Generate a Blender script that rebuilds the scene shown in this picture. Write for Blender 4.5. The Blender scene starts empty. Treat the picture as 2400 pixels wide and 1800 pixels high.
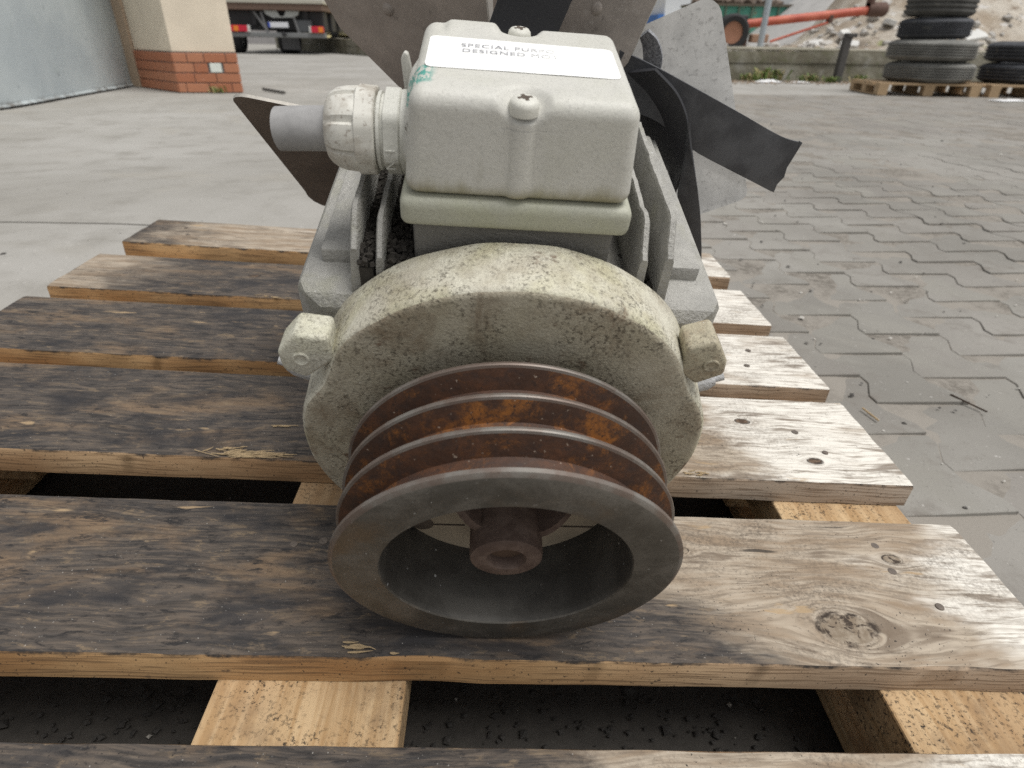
import bpy, bmesh, math, random
import numpy as np
from mathutils import Vector, Matrix, noise as mn
R_ = math.radians
rnd = random.Random(7)

# ------------------------------------------------------------------ camera, world, sun, exposure
scene = bpy.context.scene
COL = scene.collection
CAM_POS = Vector((0.10262, -0.01411, 0.55787))
CAM_R = Vector((0.9984397, -0.0537392, 0.0151733))
CAM_U = Vector((0.0133861, 0.4941452, 0.8692763))
CAM_F = Vector((0.0542120, 0.8677169, -0.4940936))
cam_data = bpy.data.cameras.new('camera')
cam = bpy.data.objects.new('camera', cam_data)
COL.objects.link(cam)
cam.matrix_world = Matrix(((CAM_R.x, CAM_U.x, -CAM_F.x, CAM_POS.x),
                           (CAM_R.y, CAM_U.y, -CAM_F.y, CAM_POS.y),
                           (CAM_R.z, CAM_U.z, -CAM_F.z, CAM_POS.z), (0, 0, 0, 1)))
cam_data.sensor_width = 36.0
cam_data.lens = 36.0 * 1420 / 2400
cam_data.clip_start = 0.02
cam_data.clip_end = 600
cam_data.dof.use_dof = True
cam_data.dof.focus_distance = 0.50
cam_data.dof.aperture_fstop = 9.0
scene.camera = cam
scene.cycles.use_denoising = False
scene.cycles.sample_clamp_indirect = 4.0
scene.cycles.max_bounces = 7

SUN_EL, SUN_AZ = R_(68), R_(122)        # azimuth from +Y clockwise
world = bpy.data.worlds.new('World'); scene.world = world; world.use_nodes = True
wn = world.node_tree; wn.nodes.clear()
sky = wn.nodes.new('ShaderNodeTexSky'); sky.sky_type = 'NISHITA'; sky.sun_disc = False
sky.sun_elevation = SUN_EL; sky.sun_rotation = SUN_AZ
sky.air_density = 1.0; sky.dust_density = 3.0; sky.ozone_density = 0.5
hs = wn.nodes.new('ShaderNodeHueSaturation'); hs.inputs['Saturation'].default_value = 0.12
bg = wn.nodes.new('ShaderNodeBackground'); bg.inputs['Strength'].default_value = 0.075
wo = wn.nodes.new('ShaderNodeOutputWorld')
wn.links.new(sky.outputs[0], hs.inputs['Color']); wn.links.new(hs.outputs[0], bg.inputs[0]); wn.links.new(bg.outputs[0], wo.inputs[0])
sun_d = bpy.data.lights.new('sun', 'SUN'); sun_d.energy = 1.5; sun_d.angle = R_(32); sun_d.color = (1, 0.98, 0.945)
sun = bpy.data.objects.new('sun', sun_d); COL.objects.link(sun)
sdir = Vector((math.sin(SUN_AZ) * math.cos(SUN_EL), math.cos(SUN_AZ) * math.cos(SUN_EL), math.sin(SUN_EL)))
sun.rotation_euler = (-sdir).to_track_quat('-Z', 'Y').to_euler()
sun.location = (4, -4, 8)
vs = scene.view_settings
vs.view_transform = 'Standard'; vs.look = 'None'; vs.exposure = 0.74; vs.gamma = 1.0; vs.use_curve_mapping = False

# ------------------------------------------------------------------ material helpers
class NT:
    def __init__(s, name):
        s.m = bpy.data.materials.new(name); s.m.use_nodes = True
        s.t = s.m.node_tree; s.t.nodes.clear()
        s.o = s.t.nodes.new('ShaderNodeOutputMaterial'); s.b = s.t.nodes.new('ShaderNodeBsdfPrincipled')
        s.t.links.new(s.b.outputs[0], s.o.inputs[0])
        s._co = {}
    def put(s, sock, v):
        if v is None: return
        if hasattr(v, 'is_output'): s.t.links.new(v, sock)
        elif isinstance(v, (tuple, list)) and sock.type == 'RGBA' and len(v) == 3: sock.default_value = (*v, 1)
        else: sock.default_value = v
    def co(s, kind='Object'):
        if kind not in s._co:
            s._co[kind] = s.t.nodes.new('ShaderNodeTexCoord').outputs[kind]
        return s._co[kind]
    def pos(s):
        if 'pos' not in s._co: s._co['pos'] = s.t.nodes.new('ShaderNodeNewGeometry').outputs['Position']
        return s._co['pos']
    def map(s, vec, scale=(1, 1, 1), loc=(0, 0, 0), rot=(0, 0, 0)):
        n = s.t.nodes.new('ShaderNodeMapping'); s.put(n.inputs[0], vec)
        n.inputs['Location'].default_value = loc; n.inputs['Rotation'].default_value = rot; n.inputs['Scale'].default_value = scale
        return n.outputs[0]
    def noise(s, vec, scale, detail=4, rough=0.55, dist=0.0):
        n = s.t.nodes.new('ShaderNodeTexNoise'); s.put(n.inputs['Vector'], vec)
        n.inputs['Scale'].default_value = scale; n.inputs['Detail'].default_value = detail
        n.inputs['Roughness'].default_value = rough; n.inputs['Distortion'].default_value = dist
        return n.outputs[0]
    def voro(s, vec, scale, feature='F1', rnd_=1.0, out='Distance'):
        n = s.t.nodes.new('ShaderNodeTexVoronoi'); n.feature = feature; s.put(n.inputs['Vector'], vec)
        n.inputs['Scale'].default_value = scale; n.inputs['Randomness'].default_value = rnd_
        return n.outputs[out]
    def ramp(s, fac, stops, interp='LINEAR'):
        n = s.t.nodes.new('ShaderNodeValToRGB'); s.put(n.inputs[0], fac)
        r = n.color_ramp; r.interpolation = interp
        while len(r.elements) < len(stops): r.elements.new(0.5)
        for e, (p, c) in zip(r.elements, stops):
            e.position = p; e.color = (*c, 1) if isinstance(c, (tuple, list)) else (c, c, c, 1)
        return n.outputs[0]
    def step(s, fac, a, b, lo=0.0, hi=1.0):
        n = s.t.nodes.new('ShaderNodeMapRange'); n.interpolation_type = 'SMOOTHSTEP'
        s.put(n.inputs[0], fac); n.inputs[1].default_value = a; n.inputs[2].default_value = b
        n.inputs[3].default_value = lo; n.inputs[4].default_value = hi
        return n.outputs[0]
    def mix(s, fac, a, b, blend='MIX'):
        n = s.t.nodes.new('ShaderNodeMix'); n.data_type = 'RGBA'; n.blend_type = blend
        s.put(n.inputs[0], fac); s.put(n.inputs[6], a); s.put(n.inputs[7], b)
        return n.outputs[2]
    def math(s, op, a, b=None, c=None, clamp=False):
        n = s.t.nodes.new('ShaderNodeMath'); n.operation = op; n.use_clamp = clamp
        s.put(n.inputs[0], a); s.put(n.inputs[1], b); s.put(n.inputs[2], c)
        return n.outputs[0]
    def sep(s, vec):
        n = s.t.nodes.new('ShaderNodeSeparateXYZ'); s.put(n.inputs[0], vec); return n.outputs
    def comb(s, x, y, z):
        n = s.t.nodes.new('ShaderNodeCombineXYZ')
        for i, v in enumerate((x, y, z)): s.put(n.inputs[i], v)
        return n.outputs[0]
    def bump(s, h, strength=0.3, dist=0.001, normal=None):
        n = s.t.nodes.new('ShaderNodeBump'); s.put(n.inputs['Height'], h)
        n.inputs['Strength'].default_value = strength; n.inputs['Distance'].default_value = dist
        s.put(n.inputs['Normal'], normal)
        return n.outputs[0]
    def end(s, col, rough=0.8, normal=None, metal=0.0, spec=0.5):
        s.put(s.b.inputs['Base Color'], col); s.put(s.b.inputs['Roughness'], rough)
        s.put(s.b.inputs['Normal'], normal); s.put(s.b.inputs['Metallic'], metal)
        s.put(s.b.inputs['Specular IOR Level'], spec)
        return s.m

def plain(name, col, rough=0.7, var=0.15, scale=20, metal=0.0, bump=0.0, spec=0.4):
    t = NT(name)
    f = t.noise(t.co(), scale, 5, 0.6)
    c = t.mix(f, tuple(x * (1 - var) for x in col), tuple(min(1, x * (1 + var)) for x in col))
    n = t.bump(t.noise(t.co(), scale * 8, 4), bump, 0.002) if bump else None
    return t.end(c, rough, n, metal, spec)

# ------------------------------------------------------------------ mesh helpers
class MB:
    def __init__(s): s.v = []; s.f = []; s.m = []
    def add(s, vs_, fs, mi=0):
        o = len(s.v); s.v += [tuple(v) for v in vs_]
        for f in fs: s.f.append(tuple(i + o for i in f)); s.m.append(mi)
        return s
    def box(s, a, b, mi=0, M=None):
        (x0, y0, z0), (x1, y1, z1) = a, b
        vs_ = [Vector(p) for p in ((x0, y0, z0), (x1, y0, z0), (x1, y1, z0), (x0, y1, z0), (x0, y0, z1), (x1, y0, z1), (x1, y1, z1), (x0, y1, z1))]
        if M is not None: vs_ = [M @ v for v in vs_]
        return s.add(vs_, [(0, 3, 2, 1), (4, 5, 6, 7), (0, 1, 5, 4), (1, 2, 6, 5), (2, 3, 7, 6), (3, 0, 4, 7)], mi)
    def rings(s, rs, closed=True, cap0=True, cap1=True, mi=0, mis=None):
        n = len(rs[0]); o = len(s.v)
        for r in rs: s.v += [tuple(p) for p in r]
        for i in range(len(rs) - 1):
            m = mis[i] if mis else mi
            for j in range(n if closed else n - 1):
                k = (j + 1) % n
                s.f.append((o + i * n + j, o + i * n + k, o + (i + 1) * n + k, o + (i + 1) * n + j)); s.m.append(m)
        if cap0: s.f.append(tuple(o + j for j in reversed(range(n)))); s.m.append(mis[0] if mis else mi)
        if cap1: s.f.append(tuple(o + (len(rs) - 1) * n + j for j in range(n))); s.m.append(mis[-1] if mis else mi)
        return s
    def lathe(s, prof, n=64, axis='y', org=(0, 0, 0), mis=None, mi=0, cap0=False, cap1=False, rfun=None):
        rs = []
        for (r, h) in prof:
            ring = []
            for j in range(n):
                a = 2 * math.pi * j / n
                rr = rfun(r, h, a) if rfun else r
                c, d = rr * math.cos(a), rr * math.sin(a)
                p = {'y': (c, h, d), 'z': (c, d, h), 'x': (h, c, d)}[axis]
                ring.append((p[0] + org[0], p[1] + org[1], p[2] + org[2]))
            rs.append(ring)
        return s.rings(rs, True, cap0, cap1, mi, mis)
    def tube(s, pts, rad, n=10, mi=0, caps=True):
        pts = [Vector(p) for p in pts]; rs = []
        for i, p in enumerate(pts):
            d = (pts[min(i + 1, len(pts) - 1)] - pts[max(i - 1, 0)]).normalized()
            u = d.orthogonal().normalized() if i == 0 else (u - d * u.dot(d)).normalized()
            w = d.cross(u); r = rad[i] if isinstance(rad, (list, tuple)) else rad
            rs.append([p + (u * math.cos(2 * math.pi * j / n) + w * math.sin(2 * math.pi * j / n)) * r for j in range(n)])
        return s.rings(rs, True, caps, caps, mi)
    def prism(s, poly, y0, y1, mi=0):            # polygon in x,z extruded along y
        return s.rings([[(p[0], y0, p[1]) for p in poly], [(p[0], y1, p[1]) for p in poly]], mi=mi)
    def mesh(s, name):
        me = bpy.data.meshes.new(name); me.from_pydata(s.v, [], s.f)
        return me
    def build(s, name, mats, parent=None, smooth=0, bevel=0, bseg=2, fix=True):
        me = s.mesh(name)
        if not isinstance(mats, (list, tuple)): mats = [mats]
        for m in mats: me.materials.append(m)
        me.polygons.foreach_set('material_index', s.m)
        if fix or bevel:
            bm = bmesh.new(); bm.from_mesh(me)
            bmesh.ops.recalc_face_normals(bm, faces=bm.faces)
            if bevel:
                es = [e for e in bm.edges if len(e.link_faces) == 2 and e.calc_face_angle(0) > 0.5]
                bmesh.ops.bevel(bm, geom=es, offset=bevel, segments=bseg, affect='EDGES', profile=0.5, clamp_overlap=True)
            bm.to_mesh(me); bm.free()
        if smooth:
            me.polygons.foreach_set('use_smooth', [True] * len(me.polygons))
            try: me.set_sharp_from_angle(angle=R_(smooth))
            except Exception: pass
        me.update()
        return link(name, me, parent)

def link(name, data, parent=None):
    o = bpy.data.objects.new(name, data); COL.objects.link(o)
    if parent is not None:
        o.parent = parent
        if 'off' in OFF.get(parent.name, {}): o.location = OFF[parent.name]['off']
    return o
OFF = {}

def tag(o, label=None, cat=None, group=None, kind=None):
    if label: o['label'] = label
    if cat: o['category'] = cat
    if group: o['group'] = group
    if kind: o['kind'] = kind
    return o

def root(name, M, off=(0, 0, 0)):
    """Empty whose children carry coordinates of frame M; the Empty itself sits at point off of that frame."""
    e = bpy.data.objects.new(name, None); e.empty_display_size = 0.05; COL.objects.link(e)
    e.matrix_world = M @ Matrix.Translation(Vector(off))
    OFF[e.name] = {'off': -Vector(off)}
    return e

def smoothstep(x, a, b):
    t = max(0.0, min(1.0, (x - a) / (b - a))); return t * t * (3 - 2 * t)
def nz(x, y=0, z=0): return mn.noise(Vector((x, y, z)))

# ------------------------------------------------------------------ frames
T3 = Matrix(((0.9981194749, 0.0322868730, 0.0521063486), (-0.0308799355, 0.9991423994, -0.0275843296), (-0.0529522739, 0.0259234159, 0.9982605037)))
PALLET = Matrix.Translation((-0.0226008, 0.0006003, 0.1468536)) @ T3.to_4x4()
ta, wa = R_(16), R_(-1.0)
ax = Vector((math.sin(wa) * math.cos(ta), math.cos(wa) * math.cos(ta), math.sin(ta))); rx = Vector((math.cos(wa), -math.sin(wa), 0)); upv = rx.cross(ax)
MOTOR = PALLET @ Matrix(((rx.x, ax.x, upv.x, 0.127), (rx.y, ax.y, upv.y, 0.273), (rx.z, ax.z, upv.z, 0.109), (0, 0, 0, 1)))

def ground_z(x, y):
    d = math.hypot(x / 1.1, y - 0.7)
    w = 1 - smoothstep(d, 0.9, 3.2)
    return w * (0.010 - 0.053 * x + 0.026 * (y - 0.7)) + 0.004 * nz(x * 0.7, y * 0.7, 3) * (1 - w * 0.7)

# ------------------------------------------------------------------ ground materials
def ground_mat():
    t = NT('ground_concrete'); p = t.pos()
    big = t.noise(p, 0.7, 5, 0.6); mid = t.noise(p, 5, 6, 0.65); fine = t.noise(p, 90, 4, 0.7); dirt = t.noise(t.map(p, loc=(5, 3, 0)), 1.7, 6, 0.6, 0.6)
    c = t.mix(t.step(big, 0.3, 0.7), (0.275, 0.262, 0.236), (0.365, 0.352, 0.327))
    c = t.mix(t.step(mid, 0.45, 0.78), c, (0.238, 0.225, 0.20))
    c = t.mix(t.step(dirt, 0.55, 0.75), c, (0.315, 0.295, 0.258))
    c = t.mix(t.math('MULTIPLY', t.step(fine, 0.62, 0.72), 0.6), c, (0.13, 0.12, 0.11))
    c = t.mix(t.math('MULTIPLY', t.step(t.noise(t.map(p, loc=(9, 1, 0)), 70, 3, 0.6), 0.66, 0.72), 0.7), c, (0.46, 0.44, 0.41))
    xyz = t.sep(p)
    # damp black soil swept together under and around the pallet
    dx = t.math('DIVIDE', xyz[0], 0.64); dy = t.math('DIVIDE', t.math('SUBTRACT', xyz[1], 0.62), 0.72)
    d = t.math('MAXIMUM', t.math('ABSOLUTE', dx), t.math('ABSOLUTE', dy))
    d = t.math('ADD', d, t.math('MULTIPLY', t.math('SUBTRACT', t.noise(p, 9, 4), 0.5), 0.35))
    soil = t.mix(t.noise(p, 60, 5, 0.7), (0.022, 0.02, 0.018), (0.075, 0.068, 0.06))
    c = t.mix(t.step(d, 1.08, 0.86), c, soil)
    h = t.math('ADD', t.math('MULTIPLY', fine, 0.5), mid)
    return t.end(c, 0.9, t.bump(h, 0.5, 0.004), 0, 0.25)
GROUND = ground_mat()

def paver_mat():
    t = NT('paver_concrete'); p = t.pos()
    inf = t.t.nodes.new('ShaderNodeObjectInfo').outputs['Random']
    at = t.t.nodes.new('ShaderNodeAttribute'); at.attribute_name = 'tone'
    v = t.math('ADD', t.math('MULTIPLY', inf, 0.5), t.math('MULTIPLY', at.outputs['Fac'], 0.5))
    big = t.noise(p, 1.3, 5, 0.6); mid = t.noise(p, 14, 6, 0.65); fine = t.noise(p, 160, 4, 0.7)
    c = t.mix(t.step(big, 0.35, 0.65), (0.20, 0.19, 0.17), (0.285, 0.273, 0.247))
    c = t.mix(t.math('MULTIPLY', v, 0.6), c, (0.24, 0.217, 0.197))
    c = t.mix(t.step(mid, 0.5, 0.78), c, (0.18, 0.163, 0.143))
    # sand and mud spread over the surface, hiding parts of the joints
    c = t.mix(t.step(t.noise(t.map(p, scale=(1, 0.6, 1)), 3.2, 6, 0.6, 0.5), 0.5, 0.68), c, (0.252, 0.24, 0.213))
    c = t.mix(t.math('MULTIPLY', t.step(fine, 0.6, 0.7), 0.55), c, (0.09, 0.083, 0.075))
    c = t.mix(t.math('MULTIPLY', t.step(t.noise(t.map(p, loc=(3, 7, 0)), 120, 3), 0.68, 0.74), 0.7), c, (0.5, 0.48, 0.45))
    return t.end(c, 0.88, t.bump(t.math('ADD', mid, t.math('MULTIPLY', fine, 0.6)), 0.5, 0.002), 0, 0.25)
PAVER = paver_mat()

# ------------------------------------------------------------------ ground sheet (one sheet to the horizon)
def build_ground():
    def axis_pts(lo, hi, c, fine, n):
        s = set()
        for i in range(-n, n + 1):
            u = i / n; s.add(round(c + math.copysign(abs(u) ** 3.2, u) * (hi if u > 0 else -lo), 3))
        v = -2.0
        while v < 3.0: s.add(round(c + v, 3)); v += fine
        return sorted(s)
    xs = axis_pts(-250, 250, 0, 0.1, 26); ys = axis_pts(-60, 380, 0.7, 0.1, 26)
    mb = MB(); V = [(x, y, ground_z(x, y) - 0.006) for y in ys for x in xs]
    n = len(xs); Fs = [(j * n + i, j * n + i + 1, (j + 1) * n + i + 1, (j + 1) * n + i) for j in range(len(ys) - 1) for i in range(n - 1)]
    mb.add(V, Fs)
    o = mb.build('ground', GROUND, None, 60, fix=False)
    return tag(o, 'grey concrete yard ground around the pallet', 'ground', kind='structure')
ground = build_ground()

# concrete slabs left of the pallet (raised a little over the joint)
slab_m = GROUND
def slab(x0, x1, y0, y1, nx, ny, jit=0):
    mb = MB(); rs = []
    V = []
    for j in range(ny + 1):
        for i in range(nx + 1):
            x = x0 + (x1 - x0) * i / nx; y = y0 + (y1 - y0) * j / ny
            edge = min(i, nx - i, j, ny - j) == 0
            if edge: x += 0.006 * nz(x * 9, y * 9, 1); y += 0.006 * nz(x * 9, y * 9, 5)
            V.append((x, y, ground_z(x, y) + (0.001 if edge else 0.005)))
    F = [(j * (nx + 1) + i, j * (nx + 1) + i + 1, (j + 1) * (nx + 1) + i + 1, (j + 1) * (nx + 1) + i) for j in range(ny) for i in range(nx)]
    # skirt
    b = [i for i in range(nx + 1)] + [(j) * (nx + 1) + nx for j in range(1, ny + 1)] + [ny * (nx + 1) + i for i in range(nx - 1, -1, -1)] + [j * (nx + 1) for j in range(ny - 1, 0, -1)]
    o = len(V); V += [(V[k][0], V[k][1], V[k][2] - 0.03) for k in b]
    for q in range(len(b)): r = (q + 1) % len(b); F.append((b[q], o + q, o + r, b[r]))
    mb.add(V, F); return mb
for a in ((-3.7, 0.30, 1.80, 5.6, 60, 50), (-3.7, -0.78, -0.9, 1.785, 40, 40)):
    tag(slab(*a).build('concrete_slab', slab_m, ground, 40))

# ------------------------------------------------------------------ interlocking pavers
def build_pavers():
    L, a, b = 0.200, 0.097, 0.068
    pitch = a + b
    prof = [(-L / 2, a), (-3 * L / 8, a), (-L / 8, b), (L / 8, b), (3 * L / 8, a), (L / 2, a)]
    g = 0.0016
    def outline(ins):
        pts = [(w - ins, v * (1 - 2 * ins / L)) for v, w in prof] + [(-(w - ins), v * (1 - 2 * ins / L)) for v, w in reversed(prof)]
        return pts
    o0, o1 = outline(g + 0.0014), outline(g)
    n = len(o0)
    me = bpy.data.meshes.new('paver')
    V = [(x, y, 0) for x, y in o0] + [(x, y, -0.0014) for x, y in o1] + [(x, y, -0.03) for x, y in o1]
    F = [tuple(range(n))] + [(i, n + i, n + (i + 1) % n, (i + 1) % n) for i in range(n)] + [(n + i, 2 * n + i, 2 * n + (i + 1) % n, n + (i + 1) % n) for i in range(n)]
    me.from_pydata(V, [], F); me.materials.append(PAVER); 
    bm = bmesh.new(); bm.from_mesh(me); bmesh.ops.recalc_face_normals(bm, faces=bm.faces); bm.to_mesh(me); bm.free()
    me.update()
    rot = Matrix.Rotation(R_(2.5), 2)
    spots = []
    for i in range(-4, 60):
        for j in range(-8, 60):
            u = i * pitch; v = j * L + (L / 2 if i % 2 else 0)
            p = rot @ Vector((u, v)); x, y = p.x + 0.33, p.y
            if x < 0.30 + 0.02 * y or y < -0.4 or y > 8.2 or x > 1.3 + 0.86 * y + 0.3: continue
            if x < 0.55 and y < 1.3: continue
            spots.append((x, y))
    pave = bpy.data.objects.new('pavement', None); COL.objects.link(pave); pave['kind'] = 'structure'; pave['label'] = 'grey interlocking paver surface right of the pallet'
    pave.empty_display_size = 0.1
    def vis(p):
        d = Vector((p[0], p[1], 0)) - CAM_POS; z = d.dot(CAM_F)
        if z < 0.1: return 1e9
        u, v = d.dot(CAM_R) / z * 1420, d.dot(CAM_U) / z * 1420
        hid = abs(u) > 1290 or abs(v) > 990 or (p[0] < 0.66 and p[1] < 1.35)
        return d.length + (50 if hid else 0)
    spots.sort(key=vis)
    rest = MB(); tones = []
    for k, (x, y) in enumerate(spots):
        z = ground_z(x, y) + rnd.uniform(-0.0016, 0.0016)
        M = Matrix.Translation((x, y, z)) @ Matrix.Rotation(R_(2.5 + rnd.uniform(-.5, .5)), 4, 'Z') @ Matrix.Rotation(rnd.uniform(-.009, .009) - 0.02 * (1 - smoothstep(math.hypot(x, y - .7), .9, 2.6)) * -1.3, 4, 'Y') @ Matrix.Rotation(rnd.uniform(-.009, .009), 4, 'X')
        if k < 300:
            o = bpy.data.objects.new('paver', me); COL.objects.link(o); o.parent = pave; o.matrix_world = M
        else:
            rest.add([M @ Vector(v) for v in V], F); tones += [rnd.random()] * len(F)
    o = rest.build('far_pavers', PAVER, pave, fix=False)
    at = o.data.attributes.new('tone', 'FLOAT', 'FACE'); at.data.foreach_set('value', tones)
    o['kind'] = 'stuff'
build_pavers()
def build_sand():
    mb = MB(); x0, x1, y0, y1, st = 0.34, 7.6, -0.3, 8.3, 0.028
    nx, ny = int((x1 - x0) / st), int((y1 - y0) / st); V = []
    for j in range(ny + 1):
        for i in range(nx + 1):
            x, y = x0 + i * st, y0 + j * st
            n = 0.6 * nz(x * 1.6, y * 1.6, 7) + 0.5 * nz(x * 7, y * 7, 1) + 0.5 * nz(x * 26, y * 26, 4)
            V.append((x, y, ground_z(x, y) - 0.0025 + 0.0034 * n + 0.0020 * smoothstep(y, 1.5, 5.0)))
    keep = lambda i, j: (x0 + i * st) < 1.4 + 0.86 * (y0 + j * st) and not (x0 + i * st < 0.5 and y0 + j * st < 1.2)
    mb.add(V, [(j * (nx + 1) + i, j * (nx + 1) + i + 1, (j + 1) * (nx + 1) + i + 1, (j + 1) * (nx + 1) + i) for j in range(ny) for i in range(nx) if keep(i, j)])
    t = NT('joint_sand'); p = t.pos()
    c = t.mix(t.step(t.noise(p, 60, 6, 0.75), 0.38, 0.64), (0.14, 0.126, 0.108), (0.265, 0.243, 0.213))
    c = t.mix(t.step(t.noise(p, 4, 5, 0.6), 0.40, 0.58), c, (0.265, 0.243, 0.213))
    m = t.end(c, 0.95, t.bump(t.noise(p, 160, 4, 0.7), 0.5, 0.002), 0, 0.15)
    tag(mb.build('joint_sand', m, None, 60, fix=False), 'grey sand filling the joints between the pavers', 'sand', kind='stuff')
build_sand()

# ------------------------------------------------------------------ pallet
def wood_top(name, seed, x_lo, x_hi, light=0.0, left_tan=0.0, knots=(), blot=0.5, warm=0.0, bleach=0.30, slope=0.0, yc=0.0):
    """weathered deck-board face: black oily stain on the worn left, bleached grain on the right"""
    t = NT(name); co = t.co(); x, y, z = t.sep(co)
    cs = t.map(co, loc=(seed * 1.37, seed * 0.73, 0))
    wob = t.math('MULTIPLY', t.math('SUBTRACT', t.noise(t.map(cs, scale=(2.2, 5, 5)), 1.6, 3), 0.5), 0.05)
    yy = t.math('ADD', y, wob)
    kmask = None; kring = None
    for (kx, ky, ka) in knots:
        dx = t.math('MULTIPLY', t.math('SUBTRACT', x, kx), 0.62); dy = t.math('SUBTRACT', y, ky)
        r2 = t.math('ADD', t.math('MULTIPLY', dx, dx), t.math('MULTIPLY', dy, dy))
        r2n = t.math('ADD', r2, t.math('MULTIPLY', t.math('SUBTRACT', t.noise(cs, 70, 5, 0.65), 0.5), ka * ka * 1.1))
        k = t.math('DIVIDE', ka * ka * 2.6, t.math('ADD', r2, ka * ka * 0.5))
        yy = t.math('SUBTRACT', yy, t.math('MULTIPLY', t.math('MULTIPLY', dy, k), 0.8))
        inn = t.step(r2n, (ka * 0.92) ** 2, (ka * 0.78) ** 2)
        rim = t.math('MULTIPLY', t.step(r2n, (ka * 1.12) ** 2, (ka * 0.97) ** 2), t.step(r2n, (ka * 0.80) ** 2, (ka * 0.93) ** 2))
        kmask = inn if kmask is None else t.math('MAXIMUM', kmask, inn)
        kring = rim if kring is None else t.math('MAXIMUM', kring, rim)
    gv = t.comb(t.math('MULTIPLY', x, 0.16), yy, z)
    gvs = t.map(gv, loc=(seed * 3.1, seed * 1.9, 0))
    rings = t.noise(gvs, 55, 3, 0.6)
    fib = t.noise(t.map(gvs, scale=(0.5, 1, 1)), 260, 4, 0.65)
    saw = t.math('FRACT', t.math('ADD', t.math('MULTIPLY', yy, 150.0), t.math('MULTIPLY', t.noise(t.map(gvs, scale=(1.2, 1, 1)), 12, 5, 0.62), 12.0)))
    late = t.math('MULTIPLY', t.step(saw, 0.45, 0.93), t.step(t.noise(t.map(cs, scale=(1, 3, 1)), 11, 4), 0.32, 0.58))
    blotch = t.noise(t.map(cs, scale=(1, 1.9, 1)), 6.5, 6, 0.65, 0.8)
    blotch2 = t.noise(t.map(cs, scale=(0.55, 1.5, 1), loc=(7, 3, 0)), 22, 5, 0.7, 0.5)
    # stain coverage
    xs_ = t.math('ADD', x, t.math('MULTIPLY', t.math('SUBTRACT', y, yc), slope))
    cov = t.math('ADD', t.step(xs_, x_lo, x_hi), light)
    if left_tan: cov = t.math('ADD', cov, t.math('MULTIPLY', t.step(x, -0.33, -0.6), left_tan))
    cov = t.math('ADD', cov, t.math('MULTIPLY', t.math('SUBTRACT', blotch, 0.5), 1.5 * blot))
    cov = t.math('ADD', cov, t.math('MULTIPLY', t.math('SUBTRACT', blotch2, 0.5), 0.9 * blot))
    cov = t.math('ADD', cov, t.math('MULTIPLY', t.math('SUBTRACT', fib, 0.5), 0.45))
    bare = t.step(cov, 0.25, 0.72)
    mott = t.noise(t.map(cs, scale=(0.42, 1.25, 1), loc=(6, 2, 0)), 75, 7, 0.78, 0.3)
    dk = t.mix(t.step(rings, 0.36, 0.62), (0.036, 0.033, 0.032), (0.075, 0.064, 0.056))
    dk = t.mix(t.step(fib, 0.40, 0.64), dk, (0.115, 0.092, 0.073))
    warmth = t.noise(t.map(cs, scale=(0.7, 2.0, 1), loc=(2, 9, 0)), 9, 6, 0.68, 0.4)
    dk = t.mix(t.math('MULTIPLY', t.step(warmth, 0.50, 0.68), 0.85), dk, (0.20, 0.135, 0.082))
    dk = t.mix(t.step(mott, 0.52, 0.64), dk, (0.022, 0.020, 0.020))
    dk = t.mix(t.math('MULTIPLY', t.step(mott, 0.46, 0.36), 0.75), dk, (0.21, 0.155, 0.10))
    dk = t.mix(t.math('MULTIPLY', t.step(t.noise(t.map(cs, scale=(0.8, 1.6, 1), loc=(1, 4, 0)), 12, 5, 0.6, 0.5), 0.48, 0.66), 0.85), dk, (0.026, 0.025, 0.027))
    lt = t.mix(t.step(rings, 0.36, 0.6), (0.285, 0.215, 0.15), (0.44, 0.375, 0.295))
    wash = t.noise(t.map(cs, scale=(1, 2.6, 1), loc=(4, 1, 0)), 5, 5, 0.6)
    lt = t.mix(t.step(t.math('ADD', wash, t.math('MULTIPLY', t.step(x, bleach, bleach + 0.22), 0.34)), 0.56 + warm, 0.78 + warm), lt, (0.74, 0.705, 0.635))
    lt = t.mix(t.math('MULTIPLY', t.step(fib, 0.50, 0.66), 0.7), lt, (0.20, 0.158, 0.118))
    lt = t.mix(t.math('MULTIPLY', t.step(rings, 0.56, 0.66), 0.75), lt, (0.15, 0.11, 0.078))
    lt = t.mix(t.math('MULTIPLY', t.math('MULTIPLY', t.step(mott, 0.54, 0.68), t.step(warmth, 0.35, 0.6)), 0.75), lt, (0.12, 0.092, 0.068))
    lt = t.mix(t.math('MULTIPLY', late, 0.42), lt, (0.18, 0.137, 0.098))
    grime = t.math('MULTIPLY', t.step(t.noise(t.map(cs, scale=(0.8, 1.3, 1), loc=(8, 8, 0)), 7, 6, 0.7, 0.4), 0.44, 0.66), t.step(t.noise(co, 260, 6, 0.8), 0.42, 0.6))
    lt = t.mix(t.math('MULTIPLY', grime, 0.7), lt, (0.10, 0.08, 0.062))
    dk = t.mix(t.math('MULTIPLY', late, 0.45), dk, (0.025, 0.022, 0.02))
    c = t.mix(bare, dk, lt)
    # raw scuffs where fibres were torn off
    scuff = t.step(t.noise(t.map(cs, scale=(0.42, 1.9, 1), loc=(11, 5, 0)), 26, 4, 0.6, 0.3), 0.655, 0.72)
    c = t.mix(t.math('MULTIPLY', scuff, 0.75), c, (0.40, 0.285, 0.165))
    # drying cracks along the grain
    crack = t.step(t.noise(t.map(gvs, scale=(0.35, 1, 1), loc=(3, 8, 0)), 120, 2, 0.4), 0.735, 0.765)
    c = t.mix(t.math('MULTIPLY', crack, 0.8), c, (0.03, 0.026, 0.023))
    # soot specks
    sp = t.step(t.noise(co, 380, 3, 0.6), 0.63, 0.69)
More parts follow.
